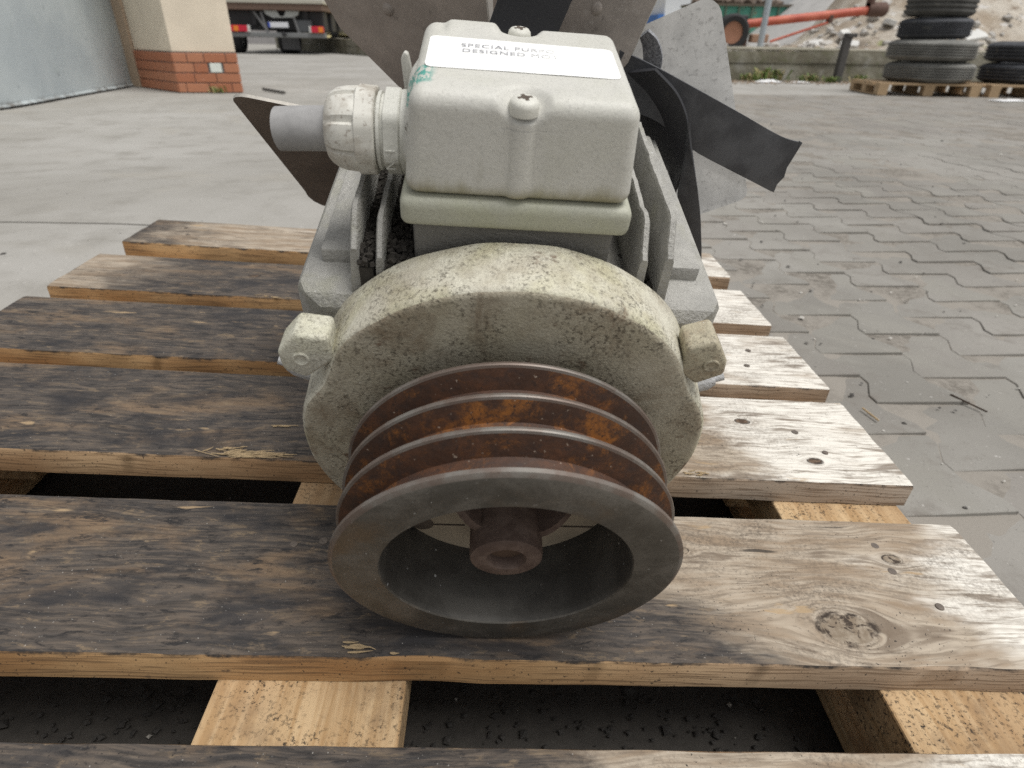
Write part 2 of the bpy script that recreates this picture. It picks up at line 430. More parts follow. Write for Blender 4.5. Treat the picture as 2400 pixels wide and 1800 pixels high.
    c = t.mix(t.math('MULTIPLY', sp, t.step(t.noise(cs, 9, 3), 0.4, 0.62)), c, (0.022, 0.02, 0.019))
    wsp = t.step(t.noise(t.map(co, loc=(2, 2, 2)), 520, 1, 0.5), 0.755, 0.79)
    c = t.mix(t.math('MULTIPLY', wsp, 0.6), c, (0.45, 0.43, 0.39))
    h = t.math('ADD', t.math('MULTIPLY', fib, 0.6), t.math('MULTIPLY', rings, 0.9))
    if kmask is not None:
        big_k = max(k_[2] for k_ in knots) > 0.01
        kc = t.mix(t.step(t.noise(cs, 60, 5, 0.7), 0.4, 0.65), (0.20, 0.155, 0.11), (0.31, 0.26, 0.20)) if big_k else t.mix(t.step(t.noise(cs, 120, 5, 0.7), 0.4, 0.65), (0.07, 0.045, 0.03), (0.17, 0.115, 0.075))
        c = t.mix(kmask, c, kc); c = t.mix(t.math('MULTIPLY', kring, t.step(t.noise(cs, 48, 4, 0.65), 0.42, 0.56)), c, (0.04, 0.029, 0.022))
        c = t.mix(t.math('MULTIPLY', kmask, t.step(t.noise(t.map(cs, loc=(3, 3, 0)), 75, 5, 0.7, 0.8), 0.50, 0.58)), c, (0.05, 0.036, 0.027))
        h = t.math('SUBTRACT', h, t.math('MULTIPLY', kring, 1.2))
    h = t.math('SUBTRACT', h, t.math('MULTIPLY', crack, 0.8))
    return t.end(c, t.math('MULTIPLY_ADD', bare, 0.14, 0.72), t.bump(h, 0.55, 0.0012), 0, 0.35)

def wood_edge(name, seed, grey=0.0):
    t = NT(name); co = t.co(); x, y, z = t.sep(co)
    cs = t.map(co, loc=(seed, seed * 0.6, 0))
    zz = t.math('ADD', t.math('ADD', z, t.math('MULTIPLY', y, 0.35)), t.math('MULTIPLY', t.noise(t.map(cs, scale=(3, 1, 1)), 2.5, 2), 0.012))
    gr = t.noise(t.comb(t.math('MULTIPLY', x, 0.03), 0.0, zz), 430, 2, 0.5)
    tone = t.noise(t.map(cs, scale=(1, 1, 3)), 5, 4, 0.6)
    c = t.mix(t.step(tone, 0.35, 0.65), (0.30, 0.165, 0.07), (0.46, 0.295, 0.145))
    c = t.mix(t.math('ADD', t.math('MULTIPLY', t.step(x, 0.1, 0.5), 0.75), grey, clamp=True), c, t.mix(t.step(tone, 0.35, 0.65), (0.285, 0.215, 0.155), (0.38, 0.315, 0.25)))
    c = t.mix(t.math('MULTIPLY', t.step(gr, 0.5, 0.62), 0.62), c, (0.115, 0.068, 0.036))
    soot = t.noise(t.map(cs, scale=(1, 1, 1.6)), 28, 5, 0.65)
    top = t.step(t.math('ADD', z, t.math('MULTIPLY', t.math('SUBTRACT', soot, 0.5), 0.022)), -0.0035, 0.001)
    c = t.mix(top, c, (0.045, 0.038, 0.033))
    c = t.mix(t.math('MULTIPLY', t.step(t.noise(co, 330, 2), 0.64, 0.70), 0.8), c, (0.03, 0.024, 0.02))
    c = t.mix(t.math('MULTIPLY', t.step(soot, 0.66, 0.75), 0.8), c, (0.05, 0.04, 0.034))
    return t.end(c, 0.8, t.bump(t.math('ADD', gr, soot), 0.4, 0.0008), 0, 0.3)

def wood_plain(name, seed, speck=1.0):
    """sheltered cross boards: fresh tan wood with black grit on top"""
    t = NT(name); co = t.co(); x, y, z = t.sep(co); cs = t.map(co, loc=(seed, seed * 2, 0))
    gr = t.noise(t.map(cs, scale=(1, 0.05, 1)), 130, 4, 0.6, 0.2)
    c = t.mix(t.step(gr, 0.35, 0.65), (0.40, 0.255, 0.125), (0.56, 0.405, 0.235))
    c = t.mix(t.math('MULTIPLY', t.step(t.noise(cs, 6, 4), 0.45, 0.7), 0.6), c, (0.33, 0.215, 0.12))
    sp = t.math('MULTIPLY', t.step(t.noise(cs, 300, 6, 0.78), 0.54, 0.60), t.step(t.noise(cs, 16, 4, 0.65), 0.42, 0.62))
    c = t.mix(t.math('MULTIPLY', t.step(t.noise(t.map(cs, loc=(5, 5, 0)), 22, 5, 0.7), 0.45, 0.68), 0.6), c, (0.22, 0.145, 0.085))
    c = t.mix(t.math('MULTIPLY', sp, speck), c, (0.028, 0.024, 0.021))
    return t.end(c, 0.82, t.bump(t.math('ADD', gr, t.math('MULTIPLY', sp, 1.5)), 0.4, 0.001), 0, 0.3)

pallet = root('pallet', PALLET, (0, 0.69, -0.15))
tag(pallet, 'weathered wooden pallet with black stained deck boards carrying the motor', 'pallet')

def board_mesh(x0, x1, y0, y1, z0, z1, seed, nx=110, skew=0.0, amp=0.0013):
    mb = MB(); rs = []; ny = 7; ch = 0.0022
    for i in range(nx + 1):
        x = x0 + (x1 - x0) * i / nx; sk = skew * (x - 0.1)
        chip = max(0, nz(x * 7, seed * 3.3, 1) - 0.32) * 0.012
        e0 = amp * nz(x * 22, seed, 0) + amp * 1.4 * nz(x * 3, seed, 9) + chip; e1 = amp * nz(x * 20, seed, 4) + amp * 1.2 * nz(x * 3, seed, 14)
        ring = [(x, y0 + sk + 0.5 * e0, z0 + amp * nz(x * 5, seed, 2)), (x, y0 + sk + 0.4 * e0, z1 - ch - chip), (x, y0 + sk + ch * 0.4 + e0, z1 - ch * 0.35 - chip * 0.5)]
        for k in range(ny):
            f = (k + 0.35) / (ny - 0.3); y = y0 + (y1 - y0) * f
            ring.append((x, y + sk, z1 + 0.0009 * nz(x * 9, y * 35, seed) + 0.0012 * nz(x * 2, y * 6, seed + 5)))
        ring += [(x, y1 + sk - ch * 0.4 + e1, z1 - ch * 0.35), (x, y1 + sk + 0.4 * e1, z1 - ch), (x, y1 + sk + 0.5 * e1, z0)]
        # slightly ragged saw ends
        if i in (0, nx): ring = [(p[0] + 0.0015 * nz(p[1] * 60, p[2] * 60, seed), p[1], p[2]) for p in ring]
        rs.append(ring)
    n = len(rs[0]); o = 0; mb.v = [p for r in rs for p in r]
    for i in range(nx):
        for j in range(n):
            k = (j + 1) % n
            mb.f.append((i * n + j, i * n + k, (i + 1) * n + k, (i + 1) * n + j)); mb.m.append(0 if 2 <= j <= n - 4 else 1)
    mb.f.append(tuple(reversed(range(n)))); mb.m.append(1)
    mb.f.append(tuple(nx * n + j for j in range(n))); mb.m.append(1)
    return mb
TH = 0.030
BOARDS = [  # y0, y1, x0, x1, skew, material args
    (0.060, 0.222, -0.600, 0.600, 0.004, dict(x_lo=0.06, x_hi=0.36, light=0.12, warm=0.06, blot=0.75)),
    (0.286, 0.451, -0.602, 0.598, 0.006, dict(x_lo=0.14, x_hi=0.36, light=0.0, bleach=0.44, slope=1.3, yc=0.368, knots=((0.421, 0.322, 0.0165), (0.505, 0.402, 0.006), (0.30, 0.405, 0.005)), blot=0.55)),
    (0.515, 0.688, -0.600, 0.597, -0.002, dict(x_lo=0.02, x_hi=0.30, light=0.08, knots=((0.500, 0.553, 0.006), (0.44, 0.63, 0.006), (-0.42, 0.545, 0.007)), blot=0.55)),
    (0.723, 0.889, -0.603, 0.600, -0.002, dict(x_lo=0.05, x_hi=0.33, light=0.10, left_tan=0.2, knots=((0.40, 0.80, 0.008),), blot=0.4, warm=0.03)),
    (0.931, 1.088, -0.600, 0.598, -0.002, dict(x_lo=0.05, x_hi=0.33, light=0.16, left_tan=0.45, knots=((-0.30, 1.02, 0.006),), blot=0.4)),
    (1.158, 1.307, -0.598, 0.603, -0.002, dict(x_lo=-0.9, x_hi=-0.3, light=-0.25, blot=0.8, warm=0.08)),
]
boards = []
for i, (y0, y1, x0, x1, sk, kw) in enumerate(BOARDS):
    mt = wood_top('weathered_deck_wood_%d' % i, 3.0 + i * 2.7, **kw); me_ = wood_edge('deck_edge_wood_%d' % i, 1.0 + i * 1.9, 0.25 if i == 2 else 0.0)
    boards.append(board_mesh(x0, x1, y0, y1, -TH, 0.0, i * 1.7 + 0.4, skew=sk).build('deck_board', [mt, me_], pallet, 40))
boards[1]['label'] = 'wide front deck board, black on the left, bleached with a big knot on the right'
CRS = wood_plain('cross_board_wood', 2.0); BLK = wood_plain('block_wood', 9.0, 0.6)
for xa, xb in ((-0.598, -0.452), (-0.086, 0.058), (0.442, 0.590)):
    MB().box((xa, 0.066, -TH - 0.046), (xb, 1.302, -TH - 0.0008)).build('cross_board', CRS, pallet, bevel=0.002)
    for ya in (0.07, 0.615, 1.155):
        MB().box((xa + 0.004, ya, -0.131), (xb - 0.004, ya + 0.14, -TH - 0.0468)).build('block', BLK, pallet, bevel=0.002)
    MB().box((xa + 0.02, 0.068, -0.150), (xb - 0.02, 1.300, -0.1315)).build('bottom_board', BLK, pallet, bevel=0.0015)
NAIL = plain('nail_steel', (0.15, 0.125, 0.105), 0.6, 0.5, 300, 0.4)
PALE = plain('nail_hole_wood', (0.5, 0.43, 0.32), 0.8, 0.2, 200)
def nail(x, y, b, r=0.0052, m=NAIL):
    mb = MB(); z = 0.0004
    mb.lathe([(0.0001, z + 0.0004), (r * 0.55, z + 0.0006), (r * 0.93, z + 0.0004), (r, z - 0.0004), (r * 0.9, z - 0.004)], 16, 'z', (x, y, 0), cap0=True)
    mb.build('nail', m, b, 50)
for b, pts in ((1, ((-0.056, 0.396), (-0.031, 0.401), (0.497, 0.387), (0.518, 0.348), (0.498, 0.419), (-0.53, 0.40), (-0.52, 0.33))),
               (2, ((0.50, 0.61), (0.52, 0.57), (-0.52, 0.60))), (3, ((-0.50, 0.80), (-0.52, 0.77), (0.50, 0.78), (0.52, 0.83))),
               (4, ((0.50, 0.98), (0.52, 1.03), (-0.51, 1.0))), (5, ((-0.5, 1.22), (-0.52, 1.26), (0.5, 1.21)))):
    for k, (x, y) in enumerate(pts): nail(x, y, boards[b], rnd.uniform(0.0034, 0.0046))
# torn splinters
SPL = plain('splinter_wood', (0.37, 0.275, 0.16), 0.85, 0.6, 200)
def splinter(b, x, y, n, L, spread, seed):
    r = random.Random(seed); mb = MB()
    for i in range(n):
        a = r.gauss(0, spread); l = L * r.uniform(0.25, 0.9); px, py = x + r.gauss(0, L * 0.45), y + r.gauss(0, .0022)
        p = [(px + math.cos(a) * l * (f - 0.5), py + math.sin(a) * l * (f - 0.5), 0.0004 + 0.003 * r.random() ** 2 * f * f + 0.0006 * r.random()) for f in (0, .35, .7, 1)]
        mb.tube(p, [0.0005 * r.uniform(.5, 1.3), 0.0008 * r.uniform(.5, 1.5), 0.0005, 0.0002], 5)
    mb.build('splinter', SPL, b, 0, fix=False)
splinter(boards[2], -0.135, 0.5215, 46, 0.042, 0.13, 1); splinter(boards[2], -0.160, 0.527, 14, 0.018, 0.35, 2)
splinter(boards[1], 0.015, 0.293, 9, 0.022, 0.10, 4); splinter(boards[2], 0.35, 0.519, 10, 0.014, 0.3, 6)
splinter(boards[4], -0.25, 0.934, 5, 0.03, 0.1, 8); splinter(boards[2], -0.125, 0.575, 6, 0.020, 0.08, 12)

# ------------------------------------------------------------------ motor materials
def cast_paint(name, base, dirt, algae, rust_amt=0.5, algae_amt=0.5, speck=0.6, brown=0.0):
    t = NT(name); co = t.co()
    big = t.noise(co, 14, 5, 0.6, 0.4); mid = t.noise(co, 60, 5, 0.65); fine = t.noise(co, 520, 3, 0.6); spk = t.noise(t.map(co, loc=(1, 2, 3)), 330, 6, 0.8)
    c = t.mix(t.math('MULTIPLY', t.step(big, 0.40, 0.66), algae_amt), base, algae)
    c = t.mix(t.math('MULTIPLY', t.step(mid, 0.48, 0.72), 0.45), c, dirt)
    if brown:
        c = t.mix(t.math('MULTIPLY', t.step(t.noise(t.map(co, loc=(4, 4, 1)), 17, 6, 0.7, 0.5), 0.42, 0.7), brown), c, (0.15, 0.096, 0.052))
    rust = t.math('MULTIPLY', t.step(t.noise(t.map(co, loc=(8, 1, 5)), 38, 5, 0.68, 0.3), 0.60, 0.70), rust_amt)
    c = t.mix(rust, c, (0.115, 0.058, 0.03))
    c = t.mix(t.math('MULTIPLY', t.math('MULTIPLY', t.step(spk, 0.50, 0.60), t.step(t.noise(co, 26, 4, 0.6), 0.32, 0.6)), speck), c, (0.07, 0.058, 0.042))
    c = t.mix(t.step(t.noise(co, 640, 1), 0.77, 0.81), c, (0.7, 0.68, 0.62))
    h = t.math('ADD', t.math('MULTIPLY', fine, 0.7), t.math('MULTIPLY', mid, 0.8))
    grain = t.step(t.noise(t.map(co, loc=(7, 7, 7)), 700, 3, 0.7), 0.42, 0.62)
    c = t.mix(t.math('MULTIPLY', grain, 0.30), c, t.mix(0.55, c, (0.06, 0.05, 0.035)))
    return t.end(c, t.math('MULTIPLY_ADD', rust, 0.3, 0.55), t.bump(h, 0.75, 0.0012), 0, 0.4)
BELL_RIM = cast_paint('bell_rim_paint', (0.60, 0.575, 0.475), (0.38, 0.34, 0.24), (0.46, 0.435, 0.255), 0.8, 0.65, 0.8, 0.3)
BELL_FACE = cast_paint('bell_face_paint', (0.45, 0.415, 0.325), (0.30, 0.255, 0.18), (0.35, 0.315, 0.215), 0.85, 0.5, 0.85, 0.75)
EAR_M = cast_paint('ear_paint', (0.60, 0.585, 0.50), (0.42, 0.39, 0.29), (0.5, 0.485, 0.31), 0.3, 0.45, 0.5)
EAR_R = cast_paint('rusty_ear_paint', (0.50, 0.46, 0.34), (0.32, 0.22, 0.14), (0.43, 0.40, 0.24), 0.95, 0.6, 0.6, 0.5)

TEAL = (-0.066, 0.184, 0.2305)
def box_paint(name, base, algae_amt, tide=None, scuff=False):
    t = NT(name); co = t.co(); x, y, z = t.sep(co)
    mid = t.noise(co, 35, 5, 0.6); fine = t.noise(co, 420, 3, 0.6); vert = t.noise(t.map(co, scale=(1, 1, 0.18)), 75, 4, 0.6)
    c = t.mix(t.math('MULTIPLY', t.step(mid, 0.45, 0.75), 0.35), base, tuple(v * 0.8 for v in base))
    if tide is not None:      # grime tide line along the flange joint
        lo, hi = tide
        f = t.step(t.math('ADD', z, t.math('MULTIPLY', t.math('SUBTRACT', vert, 0.5), 0.022)), hi, lo)
        c = t.mix(t.math('MULTIPLY', f, 0.9), c, (0.27, 0.245, 0.145))
    c = t.mix(t.math('MULTIPLY', t.step(t.noise(co, 20, 5, 0.65, 0.3), 0.4, 0.7), algae_amt), c, (0.37, 0.375, 0.25))
    c = t.mix(t.math('MULTIPLY', t.math('MULTIPLY', t.step(t.noise(t.map(co, loc=(1, 5, 2)), 420, 4, 0.7), 0.63, 0.70), t.step(t.noise(co, 45, 3), 0.42, 0.62)), 0.55), c, (0.12, 0.10, 0.075))
    c = t.mix(t.math('MULTIPLY', t.step(vert, 0.62, 0.75), 0.3), c, (0.3, 0.285, 0.22))
    if scuff:
        def blob(cx, cy, cz, sy, sz):
            dy = t.math('DIVIDE', t.math('SUBTRACT', y, cy), sy); dz = t.math('DIVIDE', t.math('SUBTRACT', z, cz), sz)
            r2 = t.math('ADD', t.math('MULTIPLY', dy, dy), t.math('MULTIPLY', dz, dz))
            return t.math('MULTIPLY', t.step(r2, 1.1, 0.6), t.step(x, cx + 0.007, cx))
        sl = t.noise(t.map(co, scale=(0.6, 0.35, 1), rot=(0.7, 0, 0)), 420, 3, 0.6)
        c = t.mix(t.math('MULTIPLY', blob(-0.060, TEAL[1], TEAL[2], 0.016, 0.014), t.step(sl, 0.44, 0.56)), c, (0.06, 0.30, 0.25))
        c = t.mix(t.math('MULTIPLY', blob(-0.063, TEAL[1] - 0.012, TEAL[2] - 0.022, 0.012, 0.014), t.step(sl, 0.54, 0.62)), c, (0.16, 0.145, 0.115))
    c = t.mix(t.math('MULTIPLY', t.step(t.noise(t.map(co, loc=(9, 3, 2)), 620, 4, 0.75), 0.5, 0.62), 0.3), c, tuple(v * 0.55 for v in base))
    return t.end(c, 0.5, t.bump(t.math('ADD', t.math('MULTIPLY', fine, 0.6), mid), 0.5, 0.0008), 0, 0.4)
COVER_M = box_paint('cover_paint', (0.56, 0.55, 0.505), 0.14, (0.177, 0.192), True)
BASE_M = box_paint('box_base_paint', (0.40, 0.40, 0.325), 0.5)
SCREW_M = box_paint('screw_paint', (0.62, 0.61, 0.55), 0.1)
DARKM = plain('dark_recess', (0.10, 0.078, 0.06), 0.8, 0.4, 300)
LABEL_M = plain('label_vinyl', (0.88, 0.88, 0.86), 0.45, 0.03, 30)
GLAND_M = box_paint('gland_plastic', (0.56, 0.555, 0.505), 0.06)
def gland_nut_mat():
    t = NT('gland_nut_plastic'); co = t.co()
    c = t.mix(t.math('MULTIPLY', t.step(t.noise(co, 45, 5, 0.7, 0.4), 0.45, 0.68), 0.6), (0.60, 0.585, 0.53), (0.30, 0.255, 0.20))
    c = t.mix(t.math('MULTIPLY', t.step(t.noise(co, 300, 3), 0.58, 0.68), 0.6), c, (0.24, 0.2, 0.16))
    return t.end(c, 0.5, t.bump(t.noise(co, 250, 3), 0.15, 0.0006), 0, 0.4)
NUT_M = gland_nut_mat()
CABLE_M = plain('cable_sheath', (0.31, 0.305, 0.30), 0.5, 0.3, 120)
def alu_mat(name, base, moss=0.25):
    t = NT(name); co = t.co()
    mid = t.noise(co, 40, 6, 0.65); fine = t.noise(co, 330, 4, 0.65)
    c = t.mix(t.step(mid, 0.35, 0.7), tuple(v * 0.8 for v in base), base)
    c = t.mix(t.math('MULTIPLY', t.step(t.noise(co, 22, 5, 0.6), 0.5, 0.72), moss), c, (0.30, 0.295, 0.20))
    c = t.mix(t.math('MULTIPLY', t.step(fine, 0.6, 0.72), 0.5), c, (0.16, 0.155, 0.145))
    c = t.mix(t.step(t.noise(t.map(co, loc=(3, 3, 3)), 120, 4, 0.7), 0.68, 0.74), c, (0.62, 0.62, 0.60))
    return t.end(c, 0.66, t.bump(t.math('ADD', mid, fine), 0.9, 0.0020), 0.1, 0.4)
ALU = alu_mat('cast_aluminium', (0.40, 0.39, 0.36), 0.4); ALU_D = alu_mat('grimy_aluminium', (0.20, 0.192, 0.175), 0.2)

def pulley_mats():
    t = NT('pulley_face_steel'); co = t.co()
    n1 = t.noise(co, 28, 6, 0.65, 0.5); n2 = t.noise(co, 150, 4, 0.65)
    c = t.mix(t.step(n1, 0.35, 0.68), (0.085, 0.078, 0.066), (0.155, 0.143, 0.124))
    c = t.mix(t.math('MULTIPLY', t.step(t.noise(t.map(co, loc=(2, 0, 6)), 16, 5, 0.6), 0.5, 0.72), 0.75), c, (0.145, 0.10, 0.06))
    c = t.mix(t.math('MULTIPLY', t.step(n2, 0.62, 0.74), 0.55), c, (0.26, 0.25, 0.23))
    c = t.mix(t.math('MULTIPLY', t.step(t.noise(co, 480, 5, 0.75), 0.5, 0.62), 0.5), c, (0.06, 0.053, 0.044))
    c = t.mix(t.step(t.noise(co, 420, 1), 0.75, 0.79), c, (0.5, 0.5, 0.48))
    face = t.end(c, t.math('MULTIPLY_ADD', n1, 0.3, 0.38), t.bump(n2, 0.12, 0.0004), 0.35, 0.4)
    t = NT('pulley_groove_rust'); co = t.co()
    n1 = t.noise(co, 22, 6, 0.7, 0.6); n2 = t.noise(t.map(co, scale=(1, 3, 1)), 70, 5, 0.7)
    c = t.mix(t.step(n1, 0.38, 0.66), (0.045, 0.022, 0.013), (0.098, 0.041, 0.019))
    c = t.mix(t.step(t.noise(t.map(co, loc=(6, 2, 1)), 30, 8, 0.75, 0.4), 0.50, 0.66), c, (0.225, 0.085, 0.018))
    c = t.mix(t.math('MULTIPLY', t.step(n2, 0.48, 0.66), 0.75), c, (0.038, 0.023, 0.018))
    c = t.mix(t.step(t.noise(co, 330, 5, 0.75), 0.55, 0.63), c, (0.04, 0.022, 0.015))
    c = t.mix(t.math('MULTIPLY', t.step(t.noise(co, 320, 2), 0.7, 0.76), 0.6), c, (0.4, 0.33, 0.26))
    groove = t.end(c, 0.62, t.bump(t.math('ADD', n1, t.noise(co, 240, 4)), 0.35, 0.0008), 0.0, 0.4)
    t = NT('pulley_land_steel'); co = t.co()
    n1 = t.noise(co, 30, 5, 0.65)
    c = t.mix(t.step(n1, 0.4, 0.65), (0.15, 0.115, 0.095), (0.21, 0.195, 0.175))
    land = t.end(c, 0.45, t.bump(t.noise(co, 200, 3), 0.15, 0.0004), 0.35, 0.4)
    t = NT('hub_rust'); co = t.co()
    n1 = t.noise(co, 60, 5, 0.65)
    c = t.mix(t.step(n1, 0.35, 0.68), (0.085, 0.056, 0.044), (0.15, 0.107, 0.086))
    c = t.mix(t.math('MULTIPLY', t.step(t.noise(co, 260, 3), 0.6, 0.7), 0.6), c, (0.05, 0.03, 0.024))
    hub = t.end(c, 0.7, t.bump(t.noise(co, 180, 4), 0.4, 0.0008), 0.0, 0.35)
    t = NT('pulley_bore_steel'); co = t.co()
    n1 = t.noise(co, 24, 5, 0.65)
    c = t.mix(t.step(n1, 0.4, 0.65), (0.055, 0.051, 0.045), (0.09, 0.084, 0.074))
    c = t.mix(t.step(t.noise(co, 230, 1), 0.755, 0.79), c, (0.42, 0.42, 0.41))
    inner = t.end(c, 0.55, None, 0.2, 0.4)
    return face, groove, land, hub, inner
P_FACE, P_GROOVE, P_LAND, P_HUB, P_IN = pulley_mats()

motor = root('electric_motor', MOTOR, (0, 0.28, -0.19))
tag(motor, 'cream and grey electric motor with three groove pulley and fan, lying nose down', 'motor')

# ---- end bell
EA = (R_(148.4), R_(35.5))
def bell_r(r, h, a):
    k = 0
    for e in EA:
        d = math.degrees((a - e + math.pi) % (2 * math.pi) - math.pi)
        k += math.exp(-((d + (7 if e > 1.5 else 0) - (7 if e < 1.5 else 0)) / 11.0) ** 2 * 1.0) if False else math.exp(-((d - (5 if e > 1.5 else -5)) / 10.0) ** 2)
    w = smoothstep(r, 0.09, 0.14)
    return r - 0.0075 * k * w * (1.0 - 0.55 * smoothstep(h, 0.112, 0.15)) + w * 0.0008 * nz(math.cos(a) * 6, math.sin(a) * 6, h * 30)
mb = MB()
prof = [(0.026, 0.105), (0.05, 0.104), (0.09, 0.1035), (0.115, 0.1035), (0.134, 0.1037)]
for k in range(8):
    q = math.pi / 2 * k / 7; prof.append((0.1445 + 0.0065 * math.sin(q), 0.1102 - 0.0065 * math.cos(q)))
prof += [(0.1518, 0.128), (0.1524, 0.140), (0.1526, 0.149), (0.150, 0.1515), (0.10, 0.1516)]
mb.lathe(prof, 160, 'y', mis=[0] * 8 + [1] * (len(prof) - 9), rfun=bell_r)
bell = mb.build('end_bell', [BELL_FACE, BELL_RIM], motor, 50)
bell['label'] = 'cream painted end bell with brown stains and green algae'

def rounded_ear(front, top_shift, y0, y1, mat, name='mounting_ear'):
    mb = MB(); mb.prism(front, y0, y1)
    return mb.build(name, mat, bell, 45, bevel=0.0030, bseg=3)
earL = rounded_ear([(-0.140, 0.1055), (-0.119, 0.1030), (-0.118, 0.083), (-0.138, 0.0655), (-0.1525, 0.073), (-0.1535, 0.089)], 0, 0.1055, 0.129, EAR_M)
earR = rounded_ear([(0.112, 0.108), (0.130, 0.1155), (0.1425, 0.097), (0.1445, 0.085), (0.127, 0.074), (0.114, 0.085)], 0, 0.1055, 0.130, EAR_R)
earR['label'] = 'rust stained right ear of the end bell'
for (ex, ez, m) in ((-0.1385, 0.0845, EAR_M), (0.132, 0.094, EAR_R)):
    MB().lathe([(0.0001, 0.1048), (0.0034, 0.1047), (0.0042, 0.1040), (0.0050, 0.1040), (0.0056, 0.1046), (0.0058, 0.107)], 24, 'y', (ex, 0, ez), cap0=True).build('bolt_end', m, bell, 40)

# ---- pulley
R0, RG = 0.1134, 0.0985
ys = [0.0, 0.0280, 0.0527, 0.0782]
mb = MB(); fl = 0.0046
prof, mis = [], []
def P(r, h, m): prof.append((r, h)); mis.append(m)
P(0.0800, 0.030, 4); P(0.0812, 0.006, 4); P(0.0816, 0.0012, 0); P(0.0824, 0.0, 0); P(0.0960, -0.0002, 0); P(0.1105, 0.0, 2); P(R0, 0.0018, 2); P(R0, fl, 1); P(R0 - 0.0016, fl + 0.0012, 1)
P(RG, 0.0110, 1)
for i in range(1, 4):
    y = ys[i]
    P(RG, y - 0.0060 + 0.0, 1)
    P(R0 - 0.0020, y + 0.0005, 2); P(R0 - 0.0004, y + 0.0012, 2); P(R0, y + 0.0022, 2); P(R0 - 0.0004, y + 0.0040, 1); P(R0 - 0.0022, y + 0.0052, 1)
    if i < 3: P(RG, y + 0.0120, 1)
P(0.0860, 0.0835, 4); P(0.0800, 0.083, 4); P(0.0800, 0.030, 4)
pulley_mb = mb.lathe(prof, 180, 'y', mis=mis[:-1])
pulley = pulley_mb.build('pulley', [P_FACE, P_GROOVE, P_LAND, P_HUB, P_IN], motor, 32)
pulley['label'] = 'rusty steel belt pulley with three grooves and a hollow front'
mb = MB()
mb.lathe([(0.0125, 0.030), (0.0125, 0.0115), (0.0135, 0.0100), (0.0215, 0.0098), (0.0238, 0.0112), (0.0244, 0.0145), (0.0246, 0.070)], 56, 'y', (0, 0, 0)).build('hub', P_HUB, pulley, 35)
MB().lathe([(0.0001, 0.018), (0.0121, 0.018), (0.0121, 0.12)], 32, 'y', cap0=True).build('shaft_end', plain('shaft_steel', (0.13, 0.085, 0.06), 0.6, 0.3, 150, 0.3), pulley, 35)
WEB = plain('pulley_web_paint', (0.36, 0.30, 0.22), 0.75, 0.3, 40, 0, 0.2)
web = MB().lathe([(0.0247, 0.058), (0.0802, 0.058), (0.0802, 0.064), (0.0247, 0.064), (0.0247, 0.058)], 96, 'y').build('web', WEB, pulley, 30)
MB().box((0.028, 0.0572, -0.0385), (0.070, 0.0579, -0.0372)).build('web_slit', DARKM, pulley)
MB().box((-0.066, 0.0572, -0.0400), (-0.028, 0.0579, -0.0388)).build('web_slit', DARKM, pulley)
MB().lathe([(0.0001, 0.0566), (0.0065, 0.0566), (0.0085, 0.0579)], 20, 'y', (-0.060, 0, -0.039), cap0=True).build('web_hole', DARKM, pulley, 40)
for ang in (262, 22, 142):
    a = R_(ang); d = Vector((math.cos(a), 0, math.sin(a))); sd = Vector((-math.sin(a), 0, math.cos(a))); rs = []
    for f in range(9):
        r = 0.0235 + (0.060 - 0.0235) * f / 8; yt = 0.024 + 0.034 * (f / 8) ** 2; hw = 0.0032
        rs.append([d * r + sd * (-hw) + Vector((0, yt, 0)), d * r + sd * hw + Vector((0, yt, 0)), d * r + sd * hw + Vector((0, 0.0579, 0)), d * r - sd * hw + Vector((0, 0.0579, 0))])
    MB().rings(rs).build('rib', P_HUB, pulley, 40)

# ---- motor frame: core, shoulders, fins
mb = MB(); mb.lathe([(0.06, 0.1518), (0.1355, 0.1518), (0.1365, 0.20), (0.1365, 0.40), (0.10, 0.419)], 72, 'y', cap0=True, cap1=True)
core = mb.build('stator_frame', ALU_D, motor, 40)
def shoulder(s):
    mb = MB(); o = 0.1515
    prof = [(0.1065, 0.1050), (o - 0.004, 0.1040), (o, 0.098), (o + 0.002, 0.055), (o + 0.002, -0.06), (0.09, -0.06), (0.09, 0.06), (0.1065, 0.085)]
    rs = []
    for y, d, cut in ((0.148, 0.012, 0.020), (0.153, 0.004, 0.010), (0.161, 0.0, 0.003), (0.175, 0, 0), (0.30, 0, 0), (0.415, 0, 0)):
        rs.append([(s * (min(x, o + 0.002 - cut) + 0.0004 * nz(x * 90, y * 50, z * 60)), y, (min(z, 0.105 - d) + 0.0006 * nz(x * 50, y * 50, z * 9))) for x, z in prof])
    sh = mb.rings(rs).build('frame_shoulder', ALU, motor, 40, bevel=0.0012)
    MB().box((min(s * 0.1075, s * 0.1375), 0.184, 0.1), (max(s * 0.1075, s * 0.1375), 0.40, 0.1155)).build('raised_pad', ALU, sh, 40, bevel=0.003)
    # side ribs
    for z in (0.03, 0.0, -0.03): MB().box((min(s * 0.1525, s * 0.158), 0.156, z - 0.003), (max(s * 0.1525, s * 0.158), 0.41, z + 0.003)).build('side_rib', ALU, sh, 40, bevel=0.0015)
    return sh
shL, shR = shoulder(-1), shoulder(1)
